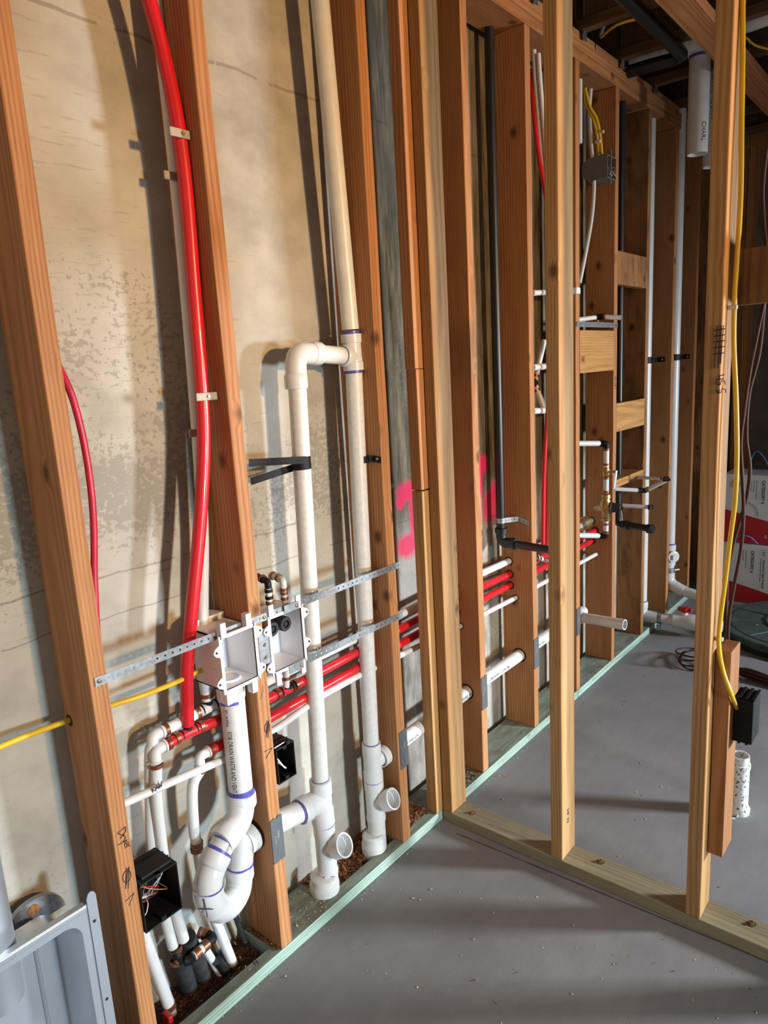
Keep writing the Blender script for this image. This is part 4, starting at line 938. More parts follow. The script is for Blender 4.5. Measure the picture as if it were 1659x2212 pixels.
# flange face: strips between the rounded opening and the square outer edge
q4 = n // 4
vo = [(.0, y, z) for y, z in o_in] + outer
fs = []
for c_ in range(4):
    cor = n + [0, 1, 2, 3][c_]
    idx = [(c_ * q4 + i) % n for i in range(q4)]
    for a_, e_ in zip(idx[:-1], idx[1:]): fs.append((a_, cor, e_))
    nx_ = ((c_ + 1) * q4) % n; fs.append((idx[-1], cor, n + (c_ + 1) % 4, nx_))
b.add(vo, fs)
b.build('recessed_tray', 'steel', t)
MB().box((-.012, -.02, zt_ - .001), (.004, yr - .018, zt_ + .001)).build('top_rim', 'steel', t, smooth=False, bevel=.0008)
MB().box((-.012, -.02, zt_ - .012), (.006, yr - .018, zt_ - .0)).build('rim_fold', 'steel', t, smooth=False, bevel=.002)
MB().prism([(0, 0), (.020, 0), (.020, .485), (.017, .494), (.010, .498), (.004, .494), (0, .485)], (.001, yr - .015, .04), (0, 1, 0), (0, 0, 1), (1, 0, 0), .002).build('side_flange', 'steel', t, smooth=False)
for z in (.47, .28, .10): MB().rev((.0032, yr - .006, z), XP, [(0, 0), (0, .0035), (.0006, .0035), (.0006, 0)], 12).build('flange_hole', 'rubber', t)
MB().tube([(-.098, yr - .09, .10), (-.098, yr - .09, zt_ - .04)], .004, 10).build('corner_crease', 'steel', t)
b = MB().prism([(p_[0] + .0, p_[1]) for p_ in arc(0, 0, .062, .055, 0, 180, 16)], (-.135, .478, .445), (0, 1, 0), (0, 0, 1), (1, 0, 0), .012); b.build('rounded_tab', 'galv', t, smooth=False)
MB().rev((-.1225, .476, .478), XP, [(0, 0), (0, .012), (.0006, .012), (.0006, 0)], 20).build('tab_hole', 'stud', t)
t = thing('dryer_duct', (-.062, .345, .40), 'shiny round metal duct entering the dryer box at the left edge', 'duct')
MB().rev((-.058, .362, .39), UPV, [(0, .044), (0, .050), (.16, .050), (.163, .0512), (.17, .050), (.9, .050)], 40).build('duct_pipe', 'duct', t)

# ------------------------------------------------------------ bathroom side plumbing beyond the partition
# black vent pipe
g0 = at(1050, 55, 'x', -.105); gx, gy = -.105, 2.375
t = thing('black_vent_pipe', (gx, gy, .84), 'tall black iron pipe left of a wide stud, turning out near knee height', 'pipe')
zt1 = at(1088, 1135, 'y', gy).z; ze = at(1093, 1172, 'y', gy).z
MB().tube([(gx, gy, zt1 - .02), (gx, gy, 2.80)], .0158, 20).build('riser', 'abs', t)
MB().tube(path([(gx, gy, zt1 - .015), (gx, gy, ze), (gx + .07, gy - .008, ze + .001)], .035, 8), .0205, 20).build('elbow', 'abs', t)
MB().rev((gx, gy, zt1 - .03), UPV, [(0, .0245), (.018, .0245), (.020, .018)], 20).build('elbow_collar', 'abs', t)
MB().rev((gx + .050, gy - .006, ze), XP, [(0, .018), (0, .0245), (.018, .0245), (.018, .018)], 20).build('elbow_collar', 'abs', t)
MB().tube([(gx + .05, gy - .006, ze), (.165, gy - .036, ze + .003)], .0158, 20).build('outlet_pipe', 'abs', t)
t = thing('pipe_strap', (gx, gy, zt1), 'steel strap holding the black pipe just above its elbow', 'strap')
MB().rev((gx, gy, zt1 + .01), UPV, [(0, .0162), (0, .0178), (.02, .0178), (.02, .0162)], 20).build('wrap', 'galv', t)
b = MB(); strap_mesh(b, (gx + .016, gy + .004, zt1 + .02), (gx + .045, YS[6] - .002, zt1 + .018), UPV, (.9, -.4, 0), .02, .012, .0022); strap_mesh(b, (gx + .045, YS[6] - .002, zt1 + .018), (gx + .095, YS[6] - .002, zt1 + .004), UPV, (0, 1, 0), .02, .016, .0022)
b.build('strap_tail', 'galv', t, smooth=False)
# upper pipes between the 5th and 6th bay
def run(name, pts, r, m, lab, cat='pipe', n=14, sp_=False):
    pts = spline(pts, 7) if sp_ else pts
    return tag(MB().tube(pts, r, n).build(name, m), lab, cat)
for i, (xa, lab) in enumerate(((1153, 'white plastic line hanging from the top plate, left one of the pair'), (1163, 'white plastic line hanging from the top plate, right one of the pair'))):
    run('white_line', [at(xa, 108 + i * 8, 'y', 2.55), at(xa + 4, 180, 'y', 2.56), at(xa + 14, 300, 'y', 2.58), at(xa + 24, 420, 'y', 2.6)], .0085, 'pexw', lab, sp_=True)
for i, (dx, y_, lab) in enumerate(((0, 2.56, 'red line curving down behind the middle partition post, front one'), (9, 2.62, 'red line curving down behind the middle partition post, rear one'))):
    run('red_line', [at(1148 + dx, 150, 'y', y_), at(1152 + dx, 230, 'y', y_), at(1163 + dx, 330, 'y', y_), at(1186 + dx, 480, 'y', y_), at(1194 + dx, 700, 'y', y_), at(1176 + dx, 1000, 'y', y_), at(1172 + dx, 1195, 'y', y_)], .0085, 'pexr', lab, sp_=True)
def pexrun(pts, r, lab, rings=(), elb=None, org=None, m='pexw'):
    t = thing('pex_pipe', Vector(pts[0]) - Vector((0, 0, r)), lab, 'pipe'); MB().tube(pts, r, 16).build('pipe', m, t)
    return t
t = pexrun([at(1150, 633, 'y', 2.48), at(1240, 628, 'y', 2.86)], .0105, 'short white pipe at head height ending in a white clamp on the seventh stud')
p = at(1242, 628, 'x', .005); MB().box(p + Vector((-.015, -.01, -.013)), p + Vector((.012, .028, .013))).build('end_clamp', 'boxw', t, smooth=False, bevel=.003)
pexrun([at(1150, 794, 'y', 2.48), at(1215, 788, 'y', 2.83)], .0125, 'white cross pipe behind the middle partition post, just above the forked fitting')
pexrun([at(1150, 888, 'y', 2.48), at(1215, 885, 'y', 2.83)], .0125, 'white cross pipe behind the middle partition post, just under the forked fitting')
fk = at(1155, 830, 'y', 2.60)
t = thing('pex_fork', fk, 'forked white pipe with a black fitting glimpsed left of the middle partition post', 'pipe')
MB().tube([fk, at(1158, 812, 'y', 2.60), at(1176, 735, 'y', 2.66)], .0105, 14).build('upper_branch', 'pexw', t)
MB().tube([fk, at(1176, 885, 'y', 2.62)], .0125, 14).build('lower_branch', 'pexw', t)
MB().tube([fk - Vector((0, 0, .01)), fk + Vector((0, 0, .022))], .0135, 14).build('fitting', 'black', t)
ring('crimp_ring', at(1158, 843, 'y', 2.6), at(1176, 885, 'y', 2.62) - fk, .013, t); ring('crimp_ring', at(1157, 812, 'y', 2.6), at(1176, 735, 'y', 2.66) - fk, .011, t)
t = thing('pex_fork', at(1160, 1208, 'y', 2.6), 'small cluster of copper rings and a black tee under the black outlet pipe', 'fitting')
MB().tube([at(1157, 1203, 'y', 2.5), at(1180, 1211, 'y', 2.62)], .010, 14).build('pipe', 'pexw', t)
for px in (1158, 1164, 1172, 1177): ring('crimp_ring', at(px, 1205 + (px - 1158) * .3, 'y', 2.5 + (px - 1158) * .005), at(1180, 1211, 'y', 2.62) - at(1157, 1203, 'y', 2.5), .0105, t, .009, m='copper' if px != 1158 else 'black')

# white lines and cable in the bay with the grey box
run('white_line', [at(1252, 172, 'y', 3.0), at(1252, 310, 'y', 3.0)], .011, 'pexw', 'short white pipe piece at the top of the bay, left of the yellow cables')
run('white_line', [at(1276, 192, 'y', 3.2), at(1273, 240, 'y', 3.2), at(1276, 300, 'y', 3.2), at(1279, 340, 'y', 3.18), at(1283, 400, 'y', 3.16), at(1278, 470, 'y', 3.12), at(1266, 540, 'y', 3.05), at(1252, 612, 'y', 2.98)], .0085, 'pexw', 'white line curving down behind the grey box and out of sight', sp_=True)
t = thing('pex_pipe', at(1232, 692, 'x', .02), 'white pipe with black elbow at mid height over a steel bracket bar', 'pipe')
pa, pb_ = at(1225, 694, 'y', 2.95), at(1290, 685, 'y', 3.12); pc = pb_ + Vector((.145, -.01, .006))
MB().tube([pa, pb_], .0105, 16).build('supply_pipe', 'pexw', t); MB().tube([pb_ + Vector((.02, 0, 0)), at(1342, 686, 'y', 3.15)], .0105, 16).build('stub_out', 'pexw', t)
MB().tube([pb_ + Vector((-.01, -.004, 0)), pb_ + Vector((.028, .002, 0))], .0128, 14).build('elbow', 'black', t)
ring('crimp_ring', pb_ + Vector((-.014, -.01, 0)), pb_ - pa, .011, t, .01); ring('crimp_ring', pb_ + Vector((.034, .003, 0)), XP, .011, t, .01)
MB().box(pb_ + Vector((-.004, -.006, -.035)), pb_ + Vector((.004, .010, -.008))).build('hanger_clip', 'galv', t, smooth=False)
a_, c_ = at(1236, 700, 'x', .002), at(1337, 699, 'x', .002)
gstrap('bracket_bar', [(.0014, YS[7] + .002, a_.z), (.0014, YS[8] + T - .002, a_.z)], 'perforated steel bracket bar spanning two studs above the pale cross block', wid=.022, pitch=.022, hr=.0025)

# mixing valve assembly
vy = 3.10
def V(px, py): return at(px, py, 'y', vy)
vx = V(1309, 1092).x
t = thing('mixing_valve', (vx, vy, .70), 'brass mixing valve assembly with lever handle, white pipe ends and copper rings', 'valve')
vt, vb = V(1307, 958), V(1306, 1158); vt.x = vb.x = vx
MB().tube([at(1225, 958, 'y', 2.93), Vector((vx - .02, vy, vt.z))], .0125, 16).build('top_inlet_pipe', 'pexw', t)
MB().tube(path([Vector((vx - .03, vy - .01, vt.z)), vt, vt - Vector((0, 0, .03))], .012), .0150, 16).build('top_elbow', 'black', t)
MB().tube([vt - Vector((0, 0, .02)), Vector((vx, vy, V(1309, 1010).z))], .0125, 16).build('upper_pipe', 'pexw', t)
MB().tube([Vector((vx, vy, V(1309, 1035).z)), Vector((vx, vy, V(1309, 1065).z))], .0125, 16).build('middle_pipe', 'pexw', t)
MB().tube([Vector((vx, vy, V(1309, 1125).z)), vb], .0125, 16).build('lower_pipe', 'pexw', t)
MB().tube([at(1225, 1156, 'y', 2.93), Vector((vx - .02, vy, vb.z))], .0125, 16).build('bottom_inlet_pipe', 'pexw', t)
MB().tube(path([Vector((vx - .03, vy - .01, vb.z)), vb, vb + Vector((0, 0, .025))], .012), .0150, 16).build('bottom_elbow', 'black', t)
for py in (971, 1003, 1032, 1062, 1132, 1150): ring('crimp_ring', (vx, vy, V(1309, py).z), UPV, .0128, t, .010)
for z_ in (vt.z, vb.z): ring('crimp_ring', (vx - .038, vy - .02, z_), (1, .35, 0), .0128, t, .010)
z1, z2 = V(1309, 1028).z, V(1309, 1009).z
MB().rev((vx, vy, z1), UPV, [(0, 0), (0, .014), (.008, .0175), (.02, .0175), (.03, .017), (z2 - z1, .013), (z2 - z1, 0)], 20).build('ball_valve_body', 'brass', t)
MB().tube([(vx, vy, (z1 + z2) / 2), (vx + .05, vy - .01, (z1 + z2) / 2 + .003)], .0065, 12).build('valve_stem', 'brass', t)
hz = (z1 + z2) / 2
b = MB().prism([(-.006, 0), (.006, 0), (.007, -.05), (.006, -.085), (-.006, -.085), (-.007, -.04)], (vx + .052, vy - .012, hz + .008), (.35, .93, 0), (.12, 0, 1), (1, 0, 0), .0025); b.build('lever_handle', 'steel', t, smooth=False, bevel=.001)
za, zb = V(1309, 1125).z, V(1309, 1068).z; L_ = zb - za
MB().rev((vx, vy, za), UPV, [(0, 0), (0, .019), (.014, .021), (.016, .017), (L_ * .3, .024), (L_ * .5, .031), (L_ * .7, .026), (L_ * .82, .018), (L_ - .016, .018), (L_ - .014, .022), (L_, .020), (L_, 0)], 8 * 3).build('mixer_body', 'brass', t)
MB().rev((vx - .055, vy - .008, za + L_ * .48), (1, .12, 0), [(0, 0), (0, .009), (.01, .012), (.03, .022), (.05, .027), (.075, .027), (.08, .026)], 24).build('mixer_body_side', 'brass', t)
MB().rev((vx + .022, vy, za + L_ * .52), (1, .12, 0), [(0, 0), (0, .0285), (.006, .0285), (.008, .024), (.045, .016), (.048, .010), (.056, .009), (.056, 0)], 24).build('adjuster_cap', 'rubber', t)
MB().tube([(vx + .07, vy + .004, za + L_ * .55), (vx + .10, vy + .01, za + L_ * .50)], .003, 8).build('adjuster_screw', 'brass', t)
MB().tube([(vx + .07, vy + .004, za + L_ * .5), (vx + .075, vy + .006, za + L_ * .05)], .0022, 8).build('tag_wire', 'boxg2', t)

# spring bend support on the cold line
t = thing('bend_support', at(1262, 1132, 'y', 3.12), 'brass coil bend support on a white pipe left of the mixing valve', 'coil')
ca, cb_ = at(1247, 1138, 'y', 3.05), at(1268, 1127, 'y', 3.16); dd = cb_ - ca; u = dd.normalized().orthogonal(); v = dd.normalized().cross(u)
MB().tube([ca + dd * (k / 160) + (u * math.cos(k * .5) + v * math.sin(k * .5)) * .021 for k in range(161)], .0017, 6).build('coil', 'brass', t)

# black drain stub, second bay
bx_, by_ = -.058, 3.46
ze = at(1334, 1132, 'y', by_).z
t = thing('black_drain_stub', (bx_, by_, ze), 'black drain pipe rising between studs with a capped stub pointing into the room', 'pipe')
MB().tube([(bx_, by_, ze + .02), (bx_, by_, 2.80)], .0168, 20).build('riser', 'abs', t)
MB().tube(path([(bx_, by_, ze + .07), (bx_, by_, ze), (bx_ + .07, by_ - .006, ze)], .03, 8), .0215, 20).build('elbow', 'abs', t)
tip = at(1412, 1143, 'y', by_ - .03)
MB().tube([(bx_ + .05, by_ - .005, ze), tip], .0175, 20).build('stub_pipe', 'abs', t)
MB().rev(tip - Vector((.03, 0, 0)), (1, -.1, 0), [(0, .018), (0, .0235), (.022, .0235), (.03, .016), (.03, 0)], 20).build('end_cap', 'abs', t)
MB().rev((bx_ + .045, by_ - .005, ze), (1, -.1, 0), [(0, .018), (0, .0245), (.016, .0245), (.016, .018)], 20).build('elbow_collar', 'abs', t)
# white hot and cold stubs near it
t = thing('water_stub', at(1330, 1056, 'y', 3.42), 'white water pipe loop with black elbows left of the white floor drain pipe', 'pipe')
q0, q1, q2, q3 = at(1325, 1056, 'y', 3.40), at(1394, 1060, 'y', 3.50), at(1443, 1035, 'y', 3.50), at(1350, 1030, 'y', 3.60)
MB().tube([q0, q1], .0105, 14).build('pipe', 'pexw', t); MB().tube([q1, q2], .0112, 14).build('pipe', 'pexw', t); MB().tube([q2, q3], .0085, 14).build('pipe', 'pexw', t)
for c_ in (q1, q2): MB().tube([c_ - (q1 - q0).normalized() * .022, c_, c_ + (q2 - q1).normalized() * .006], .0125, 12).build('elbow', 'black', t)
ring('crimp_ring', q0 + (q1 - q0) * .82, q1 - q0, .011, t, .012, m='black'); ring('crimp_ring', q1 + (q2 - q1) * .12, q2 - q1, .012, t, .008); ring('crimp_ring', q2 + (q3 - q2) * .12, q3 - q2, .0095, t, .01)
q0, q1 = at(1345, 1092, 'y', 3.42), at(1411, 1096, 'y', 3.46)
t = thing('water_stub', q0, 'straight capped white water stub just above the capped black stub', 'pipe')
MB().tube([q0, q1], .0105, 14).build('pipe', 'pexw', t); ring('crimp_ring', q1 - (q1 - q0).normalized() * .018, q1 - q0, .011, t, .010, m='black'); MB().tube([q1 - (q1 - q0) * .05, q1], .0125, 14).build('cap', 'black', t)

# open white stub by the seventh stud
q0, q1 = at(1246, 1332, 'y', 2.965), at(1350, 1349.5, 'y', 2.95); dd = (q1 - q0)
t = thing('open_pipe_stub', q0, 'short open white drain stub sticking out towards the room at knee height', 'pipe')
MB().rev(q0, dd, [(0, 0), (0, R15), (dd.length, R15), (dd.length, R15 - .0042), (dd.length * .3, R15 - .0042), (dd.length * .3, 0)], 28).build('stub_pipe', 'pvc_bare', t)
hub('collar', q0, dd, .030, R15 + .0045, 'pvc', t); band('primer_ring', q0 + dd.normalized() * .032, dd, R15, .004, 'purple', t)
pipe_text('printed_text', 'PVC 1 1/2 DWV ASTM', .0095, q0 + dd * .3, dd, R15, Vector((.2, -.8, -.75)), 'ink', t)

# far white pipes of the sump
v1x = -.06; v1y = at(1403, 268, 'x', v1x).y
vz = .088
t = thing('sump_discharge', (v1x, v1y, .03), 'white pipe dropping to the floor and turning towards the red ball valve', 'pipe')
MB().tube([(v1x, v1y, vz + .05), (v1x, v1y, 2.79)], R2, 24).build('riser', 'pvc_bare', t)
hub('elbow_hub', (v1x, v1y, vz + .045), UPV, .04, R2 + .005, 'pvc', t); band('primer_ring', (v1x, v1y, vz + .088), UPV, R2, .006, 'purple', t)
MB().tube(path([(v1x, v1y, vz + .06), (v1x, v1y, vz), (v1x + .09, v1y + .01, vz)], .055, 8), R2 + .004, 24).build('elbow', 'pvc', t)
fe = Vector((.36, v1y + .05, vz))
MB().tube([(v1x + .07, v1y + .008, vz), fe], R2, 24).build('floor_pipe', 'pvc_bare', t)
ring('hose_clamp', (v1x + .105, v1y + .012, vz), XP, R2 + .002, t, .022, m='galv')
MB().box((v1x + .095, v1y - .028, vz - .058), (v1x + .117, v1y - .014, vz - .03)).build('clamp_bolt', 'galv', t, smooth=False)
MB().rev((v1x + .175, v1y + .02, vz), (1, .1, 0), [(0, .03), (0, .037), (.05, .038), (.07, .044), (.14, .046), (.18, .038), (.20, .036)], 28).build('ball_valve', 'pvc', t)
hb = Vector((v1x + .232, v1y + .026, vz + .045))
MB().tube([hb - Vector((0, 0, .02)), hb + Vector((0, 0, .012))], .016, 16).build('valve_neck', 'pvc', t)
MB().prism([(-.035, -.010), (.035, -.010), (.040, .0), (.035, .010), (-.035, .010), (-.040, 0)], hb + Vector((0, 0, .012)), (1, 0, 0), (0, 1, 0), UPV, .022).build('valve_handle', 'red', t, smooth=False, bevel=.003); vh_ = C.objects[-1]
MB().tube([hb + Vector((0, 0, .008)), hb + Vector((0, 0, .036))], .018, 16).build('handle_hub', 'red', vh_)
v2x = -.015; v2y = at(1468, 307, 'x', v2x).y
t = thing('sump_vent', (v2x, v2y, .06), 'farthest white vertical pipe with a square-plug cleanout near its foot', 'pipe')
z_e = at(1461, 1258, 'y', v2y).z; zc = at(1460, 1200, 'y', v2y).z
MB().tube([(v2x, v2y, z_e + .05), (v2x, v2y, 2.79)], R2, 24).build('riser', 'pvc', t)
MB().rev((v2x, v2y, zc - .06), UPV, [(0, R2), (0, .036), (.03, .036), (.032, .033), (.09, .033), (.092, .0365), (.125, .0365), (.125, R2)], 24).build('cleanout_tee', 'pvc', t)
MB().rev((v2x + .018, v2y - .018, zc), (.75, -.66, 0), [(0, .026), (.02, .034), (.028, .034), (.03, .028), (.03, 0)], 24).build('cleanout_plug', 'pvc', t); cp_ = C.objects[-1]
pp = Vector((v2x + .041, v2y - .039, zc)); MB().prism([(-.014, -.014), (.014, -.014), (.014, .014), (-.014, .014)], pp, (.66, .75, 0), UPV, (.75, -.66, 0), .012).build('plug_square', 'pvc', cp_, smooth=False, bevel=.002)
ring('hose_clamp', (v2x, v2y, zc - .095), UPV, R2 + .002, t, .022, m='galv'); MB().tube([(v2x - .01, v2y - .045, zc - .095), (v2x + .05, v2y + .03, zc - .09)], .005, 8).build('clamp_bolt', 'galv', t)
for dz in (.075, .12): band('primer_ring', (v2x, v2y, zc - dz - .004), UPV, R2, .006, 'purple', t)
band('primer_ring', (v2x, v2y, zc + .068), UPV, R2, .008, 'purple', t)
MB().tube(path([(v2x, v2y, z_e + .075), (v2x, v2y, z_e - .01), (v2x + .10, v2y - .02, z_e - .045)], .06, 8), R2 + .004, 24).build('elbow', 'pvc', t)
MB().tube([(v2x + .08, v2y - .017, z_e - .040), (v2x + .27, v2y - .055, z_e - .060)], R2, 24).build('outlet_pipe', 'pvc_bare', t)
band('primer_ring', (v2x + .095, v2y - .02, z_e - .042), (1, -.2, -.1), R2 + .001, .005, 'purple', t)
for (cx_, cy_, r_, px, py, yy, lab) in ((v1x, v1y, R2, 1436, 776, YS[10], 'black strap tying the left far white pipe to a stud'), (v2x, v2y, R2, 1490, 770, YS[11], 'black strap tying the farthest white pipe to the next stud')):
    z_ = at(px, py, 'y', yy).z
    t = thing('perforated_strap', (cx_, cy_, z_), lab, 'strap')
    MB().rev((cx_, cy_, z_ - .016), UPV, [(0, r_ + .0003), (0, r_ + .003), (.034, r_ + .003), (.034, r_ + .0003)], 24).build('wrap', 'black', t)
    xs = at(px, py, 'y', yy - .003).x
    b = MB(); strap_mesh(b, (cx_ + r_, cy_ + .01, z_), (xs - .04, yy - .003, z_), UPV, (.5, -.8, 0), .026, .014, .0012, .002); strap_mesh(b, (xs - .04, yy - .003, z_), (xs, yy - .003, z_), UPV, (0, 1, 0), .026, .014, .0012, .002); b.build('strap_tail', 'black', t, smooth=False)
    MB().rev((xs - .015, yy - .004, z_), (0, -1, 0), [(0, 0), (0, .006), (.003, .003), (.003, 0)], 10).build('screw', 'screw', t)
flat_text('handwriting', 'QUIET', .022, at(1330, 812, 'x', .0006) + Vector((0, -.006, 0)), (0, 0, -1), (0, 1, 0), 'inkb', studs[8])

# ------------------------------------------------------------ overhead
for k, y_ in enumerate((.89, 1.30, 1.70, 2.11, 2.51, 2.92, 3.31, 3.73, 4.14, 4.55, 4.96)):
    nm = {0: 'ceiling joist nearest the camera side, above the first studs', 10: 'last ceiling joist in the far corner'}.get(k)
    lab = nm or ['', 'second ceiling joist, above the left tall white pipe', 'third ceiling joist, just short of the partition', 'ceiling joist just past the partition', 'ceiling joist above the black iron pipe', 'ceiling joist with the nearest grey hanger strap in view', 'ceiling joist with the middle grey hanger strap', 'ceiling joist between the middle and far hanger straps', 'ceiling joist with the farthest grey hanger strap', 'ceiling joist behind the hanging white pipes'][k]
    t = thing('ceiling_joist', (0, y_, ZT + 3 * T + .001), lab, 'joist')
    z0 = ZT + 3 * T + .001
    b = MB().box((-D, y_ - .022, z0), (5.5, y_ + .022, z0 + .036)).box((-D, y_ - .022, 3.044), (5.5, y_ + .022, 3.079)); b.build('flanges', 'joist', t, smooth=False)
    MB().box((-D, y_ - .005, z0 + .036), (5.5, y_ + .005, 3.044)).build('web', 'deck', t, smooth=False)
    MB().box((.0015, y_ - .016, z0 - .035), (.004, y_ + .016, 3.02)).build('hanger_strap', 'plate_grey', t, smooth=False)
zb_ = 2.70
t = tag(MB().box((.345, 1.0, ZT + T + .001), (.452, 5.3, ZT + 2 * T)).build('ceiling_beam', 'stud_y2' if 'stud_y2' in M else 'stud_y', smooth=False, bevel=.002), 'broad flat board running away overhead, right of the top plates', 'beam')
hx = .50
for (ptop, pbot, xx, lab, txt) in (((1510, 118), (1508, 333), 3.60, 'white pipe end hanging from the ceiling, left and nearer one', 'CHARL'), ((1543, 150), (1541, 360), 3.92, 'white pipe end hanging from the ceiling, partly behind the right post', 'TE PIPE.PVC DWV')):
    a_, c_ = at(*ptop, 'y', xx), at(*pbot, 'y', xx); a_.x = c_.x = (a_.x + c_.x) / 2; R3 = .0445
    t = thing('hanging_pipe', c_, lab, 'pipe')
    MB().rev(c_, UPV, [(.02, .0), (.02, .038), (0, .0385), (0, R3), (3.075 - c_.z, R3)], 32).build('pipe', 'pvc_bare', t); hp_ = C.objects[-1]
    hub('coupling', a_ + Vector((0, 0, -.004)), UPV, .06, R3 + .006, 'pvc', t); band('primer_ring', a_ + Vector((0, 0, -.010)), UPV, R3, .012, 'purple', hp_)
    pipe_text('printed_text', txt, .030, c_ + Vector((0, 0, .125)) if txt[0] == 'C' else a_ - Vector((0, 0, .03)), DN, R3, Vector((.78, -.62, 0)) if txt[0] == 'C' else Vector((.2, -1, 0)), 'ink', hp_)
t = thing('black_overhead_pipe', (.17, 2.9, 2.85), 'black pipe overhead, angling away beside the flat board', 'pipe')
MB().tube(path([at(1310, -45, 'z', 2.768), at(1478, 122, 'z', 2.768), at(1400, 142, 'z', 2.768), Vector((.004, at(1400, 142, 'z', 2.768).y, 2.768))], .05), .026, 20).build('pipe', 'abs', t)
t = thing('white_overhead_duct', (.1, 3.3, 2.93), 'fat white pipe overhead crossing behind the black one, with coupling', 'pipe')
dz0, dz1 = Vector((-.03, 3.50, 2.86)), Vector((.55, 3.50, 2.875))
MB().tube([dz0, dz1 + (dz1 - dz0) * .5], .050, 24).build('duct_pipe', 'pvc_bare', t); hub('coupling', dz0 + (dz1 - dz0) * .25, dz1 - dz0, .11, .057, 'pvc', t)
tag(MB().tube([at(1600, 92, 'z', 2.90), at(1800, 98, 'z', 2.90)], .045, 24).build('overhead_pipe', 'pvc_bare'), 'white pipe overhead at the far right edge, behind the right post', 'pipe')
tag(MB().tube([at(1590, 25, 'z', 2.95), at(1760, -22, 'z', 2.95)], .055, 24).build('overhead_pipe', 'pvc_bare'), 'white pipe overhead at the top right corner', 'pipe')
run('overhead_cable', [at(1297, 76, 'z', 2.88), at(1310, 40, 'z', 2.9), at(1333, -10, 'z', 2.9)], .0085, 'pexw', 'white cable slanting up overhead through the joist bay', 'cable')
run('overhead_cable', [at(1298, 80, 'z', 2.83), at(1330, 55, 'z', 2.84), at(1370, 42, 'z', 2.85), at(1400, 40, 'z', 2.86)], .006, 'yellow', 'yellow cable arching overhead between joists', 'cable', sp_=True)
run('overhead_cable', [at(1610, 80, 'z', 2.80), at(1632, 98, 'z', 2.8), at(1675, 110, 'z', 2.8)], .005, 'yellow', 'yellow cable sagging overhead at the right edge', 'cable', sp_=True)

# ------------------------------------------------------------ right side: cables, box stack, sump pit
ux = .8535
yc = [(1604, -40), (1604, 120), (1602, 260), (1600, 420), (1592, 560), (1587, 640), (1585, 740), (1590, 860), (1592, 980), (1588, 1080), (1578, 1160), (1566, 1260), (1556, 1340), (1553, 1395), (1562, 1450), (1580, 1500), (1592, 1532)]
pts = [at(px, py, 'x', ux + .0 if i < 13 else .885 + .012 * (i - 12)) for i, (px, py) in enumerate(yc)]
pts = []
for i, (px, py) in enumerate(yc):
    pts.append(at(px, py, 'y', 1.795 if py < 1360 else (1.787 if py < 1520 else 1.855)))
run('yellow_cable', pts, .0056, 'yellow', 'yellow cable stapled down the right post and into the black box', 'cable', sp_=True)
for px, py, lab in ((1583, 664, 'clear staple on the yellow cable, just below the dark cross block'), (1553, 1380, 'clear staple on the yellow cable, low on the right post')):
    p = at(px, py, 'y', 1.795); tag(MB().box(p - Vector((.010, .006, .005)), p + Vector((.010, .006, .005))).build('cable_staple', 'tie', smooth=False, bevel=.002), lab, 'staple')
run('brown_cable', [at(1672, 240, 'y', 2.0), at(1660, 300, 'y', 2.0), at(1648, 400, 'y', 2.0), at(1650, 480, 'y', 1.99), at(1656, 560, 'y', 1.95), at(1651, 640, 'y', 1.93), at(1640, 700, 'y', 1.92), at(1620, 800, 'y', 1.93), at(1606, 900, 'y', 1.93), at(1600, 960, 'y', 1.93), at(1604, 1040, 'y', 1.93), at(1606, 1110, 'y', 1.93), at(1600, 1190, 'y', 1.93), at(1585, 1270, 'y', 1.93), at(1574, 1340, 'y', 1.93), at(1573, 1400, 'y', 1.93), at(1577, 1470, 'y', 1.93)], .0045, 'brown', 'dark brown cable sagging past the right post, outer one', 'cable', sp_=True)
run('brown_cable', [at(1652, 640, 'y', 1.97), at(1640, 760, 'y', 1.97), at(1618, 850, 'y', 1.97), at(1612, 940, 'y', 1.97), at(1620, 1010, 'y', 1.97), at(1614, 1070, 'y', 1.97), at(1600, 1120, 'y', 1.97), at(1585, 1170, 'y', 1.97), at(1572, 1240, 'y', 1.97), at(1568, 1330, 'y', 1.97), at(1567, 1400, 'y', 1.97), at(1572, 1480, 'y', 1.97)], .0048, 'brown', 'dark brown cable crossing over the other one beside the white boxes', 'cable', sp_=True)
cc = at(1503, 1428, 'z', .02)
b = MB()
for k in range(4): b.tube([cc + Vector(((.07 + .008 * k) * math.cos(q_ * PI / 14), (.09 + .006 * k) * math.sin(q_ * PI / 14), -.012 + .012 * k + .02 * (1 + math.sin(q_ * PI / 14 + k)))) for q_ in range(29)], .0042, 8)
tag(b.build('cable_coil', 'brown'), 'loose coil of dark cable on the floor left of the right post', 'cable')
b = MB(); c1, c2 = at(1592, 1452, 'z', .012), at(1662, 1482, 'z', .012)
for k in range(9):
    o_ = Vector(((k % 3) * .006 - .006, (k % 4) * .006, (k // 3) * .007)); b.tube(spline([c1 + o_, c1 + (c2 - c1) * .33 + o_ * 2 + Vector((0, -.02, .004)), c1 + (c2 - c1) * .7 + o_ * 2, c2 + o_ + Vector((.1, .0, 0))], 6), .0045, 8)
tag(b.build('cable_bundle', 'brown'), 'flattened bundle of dark cable on the floor behind the hanging board', 'cable')
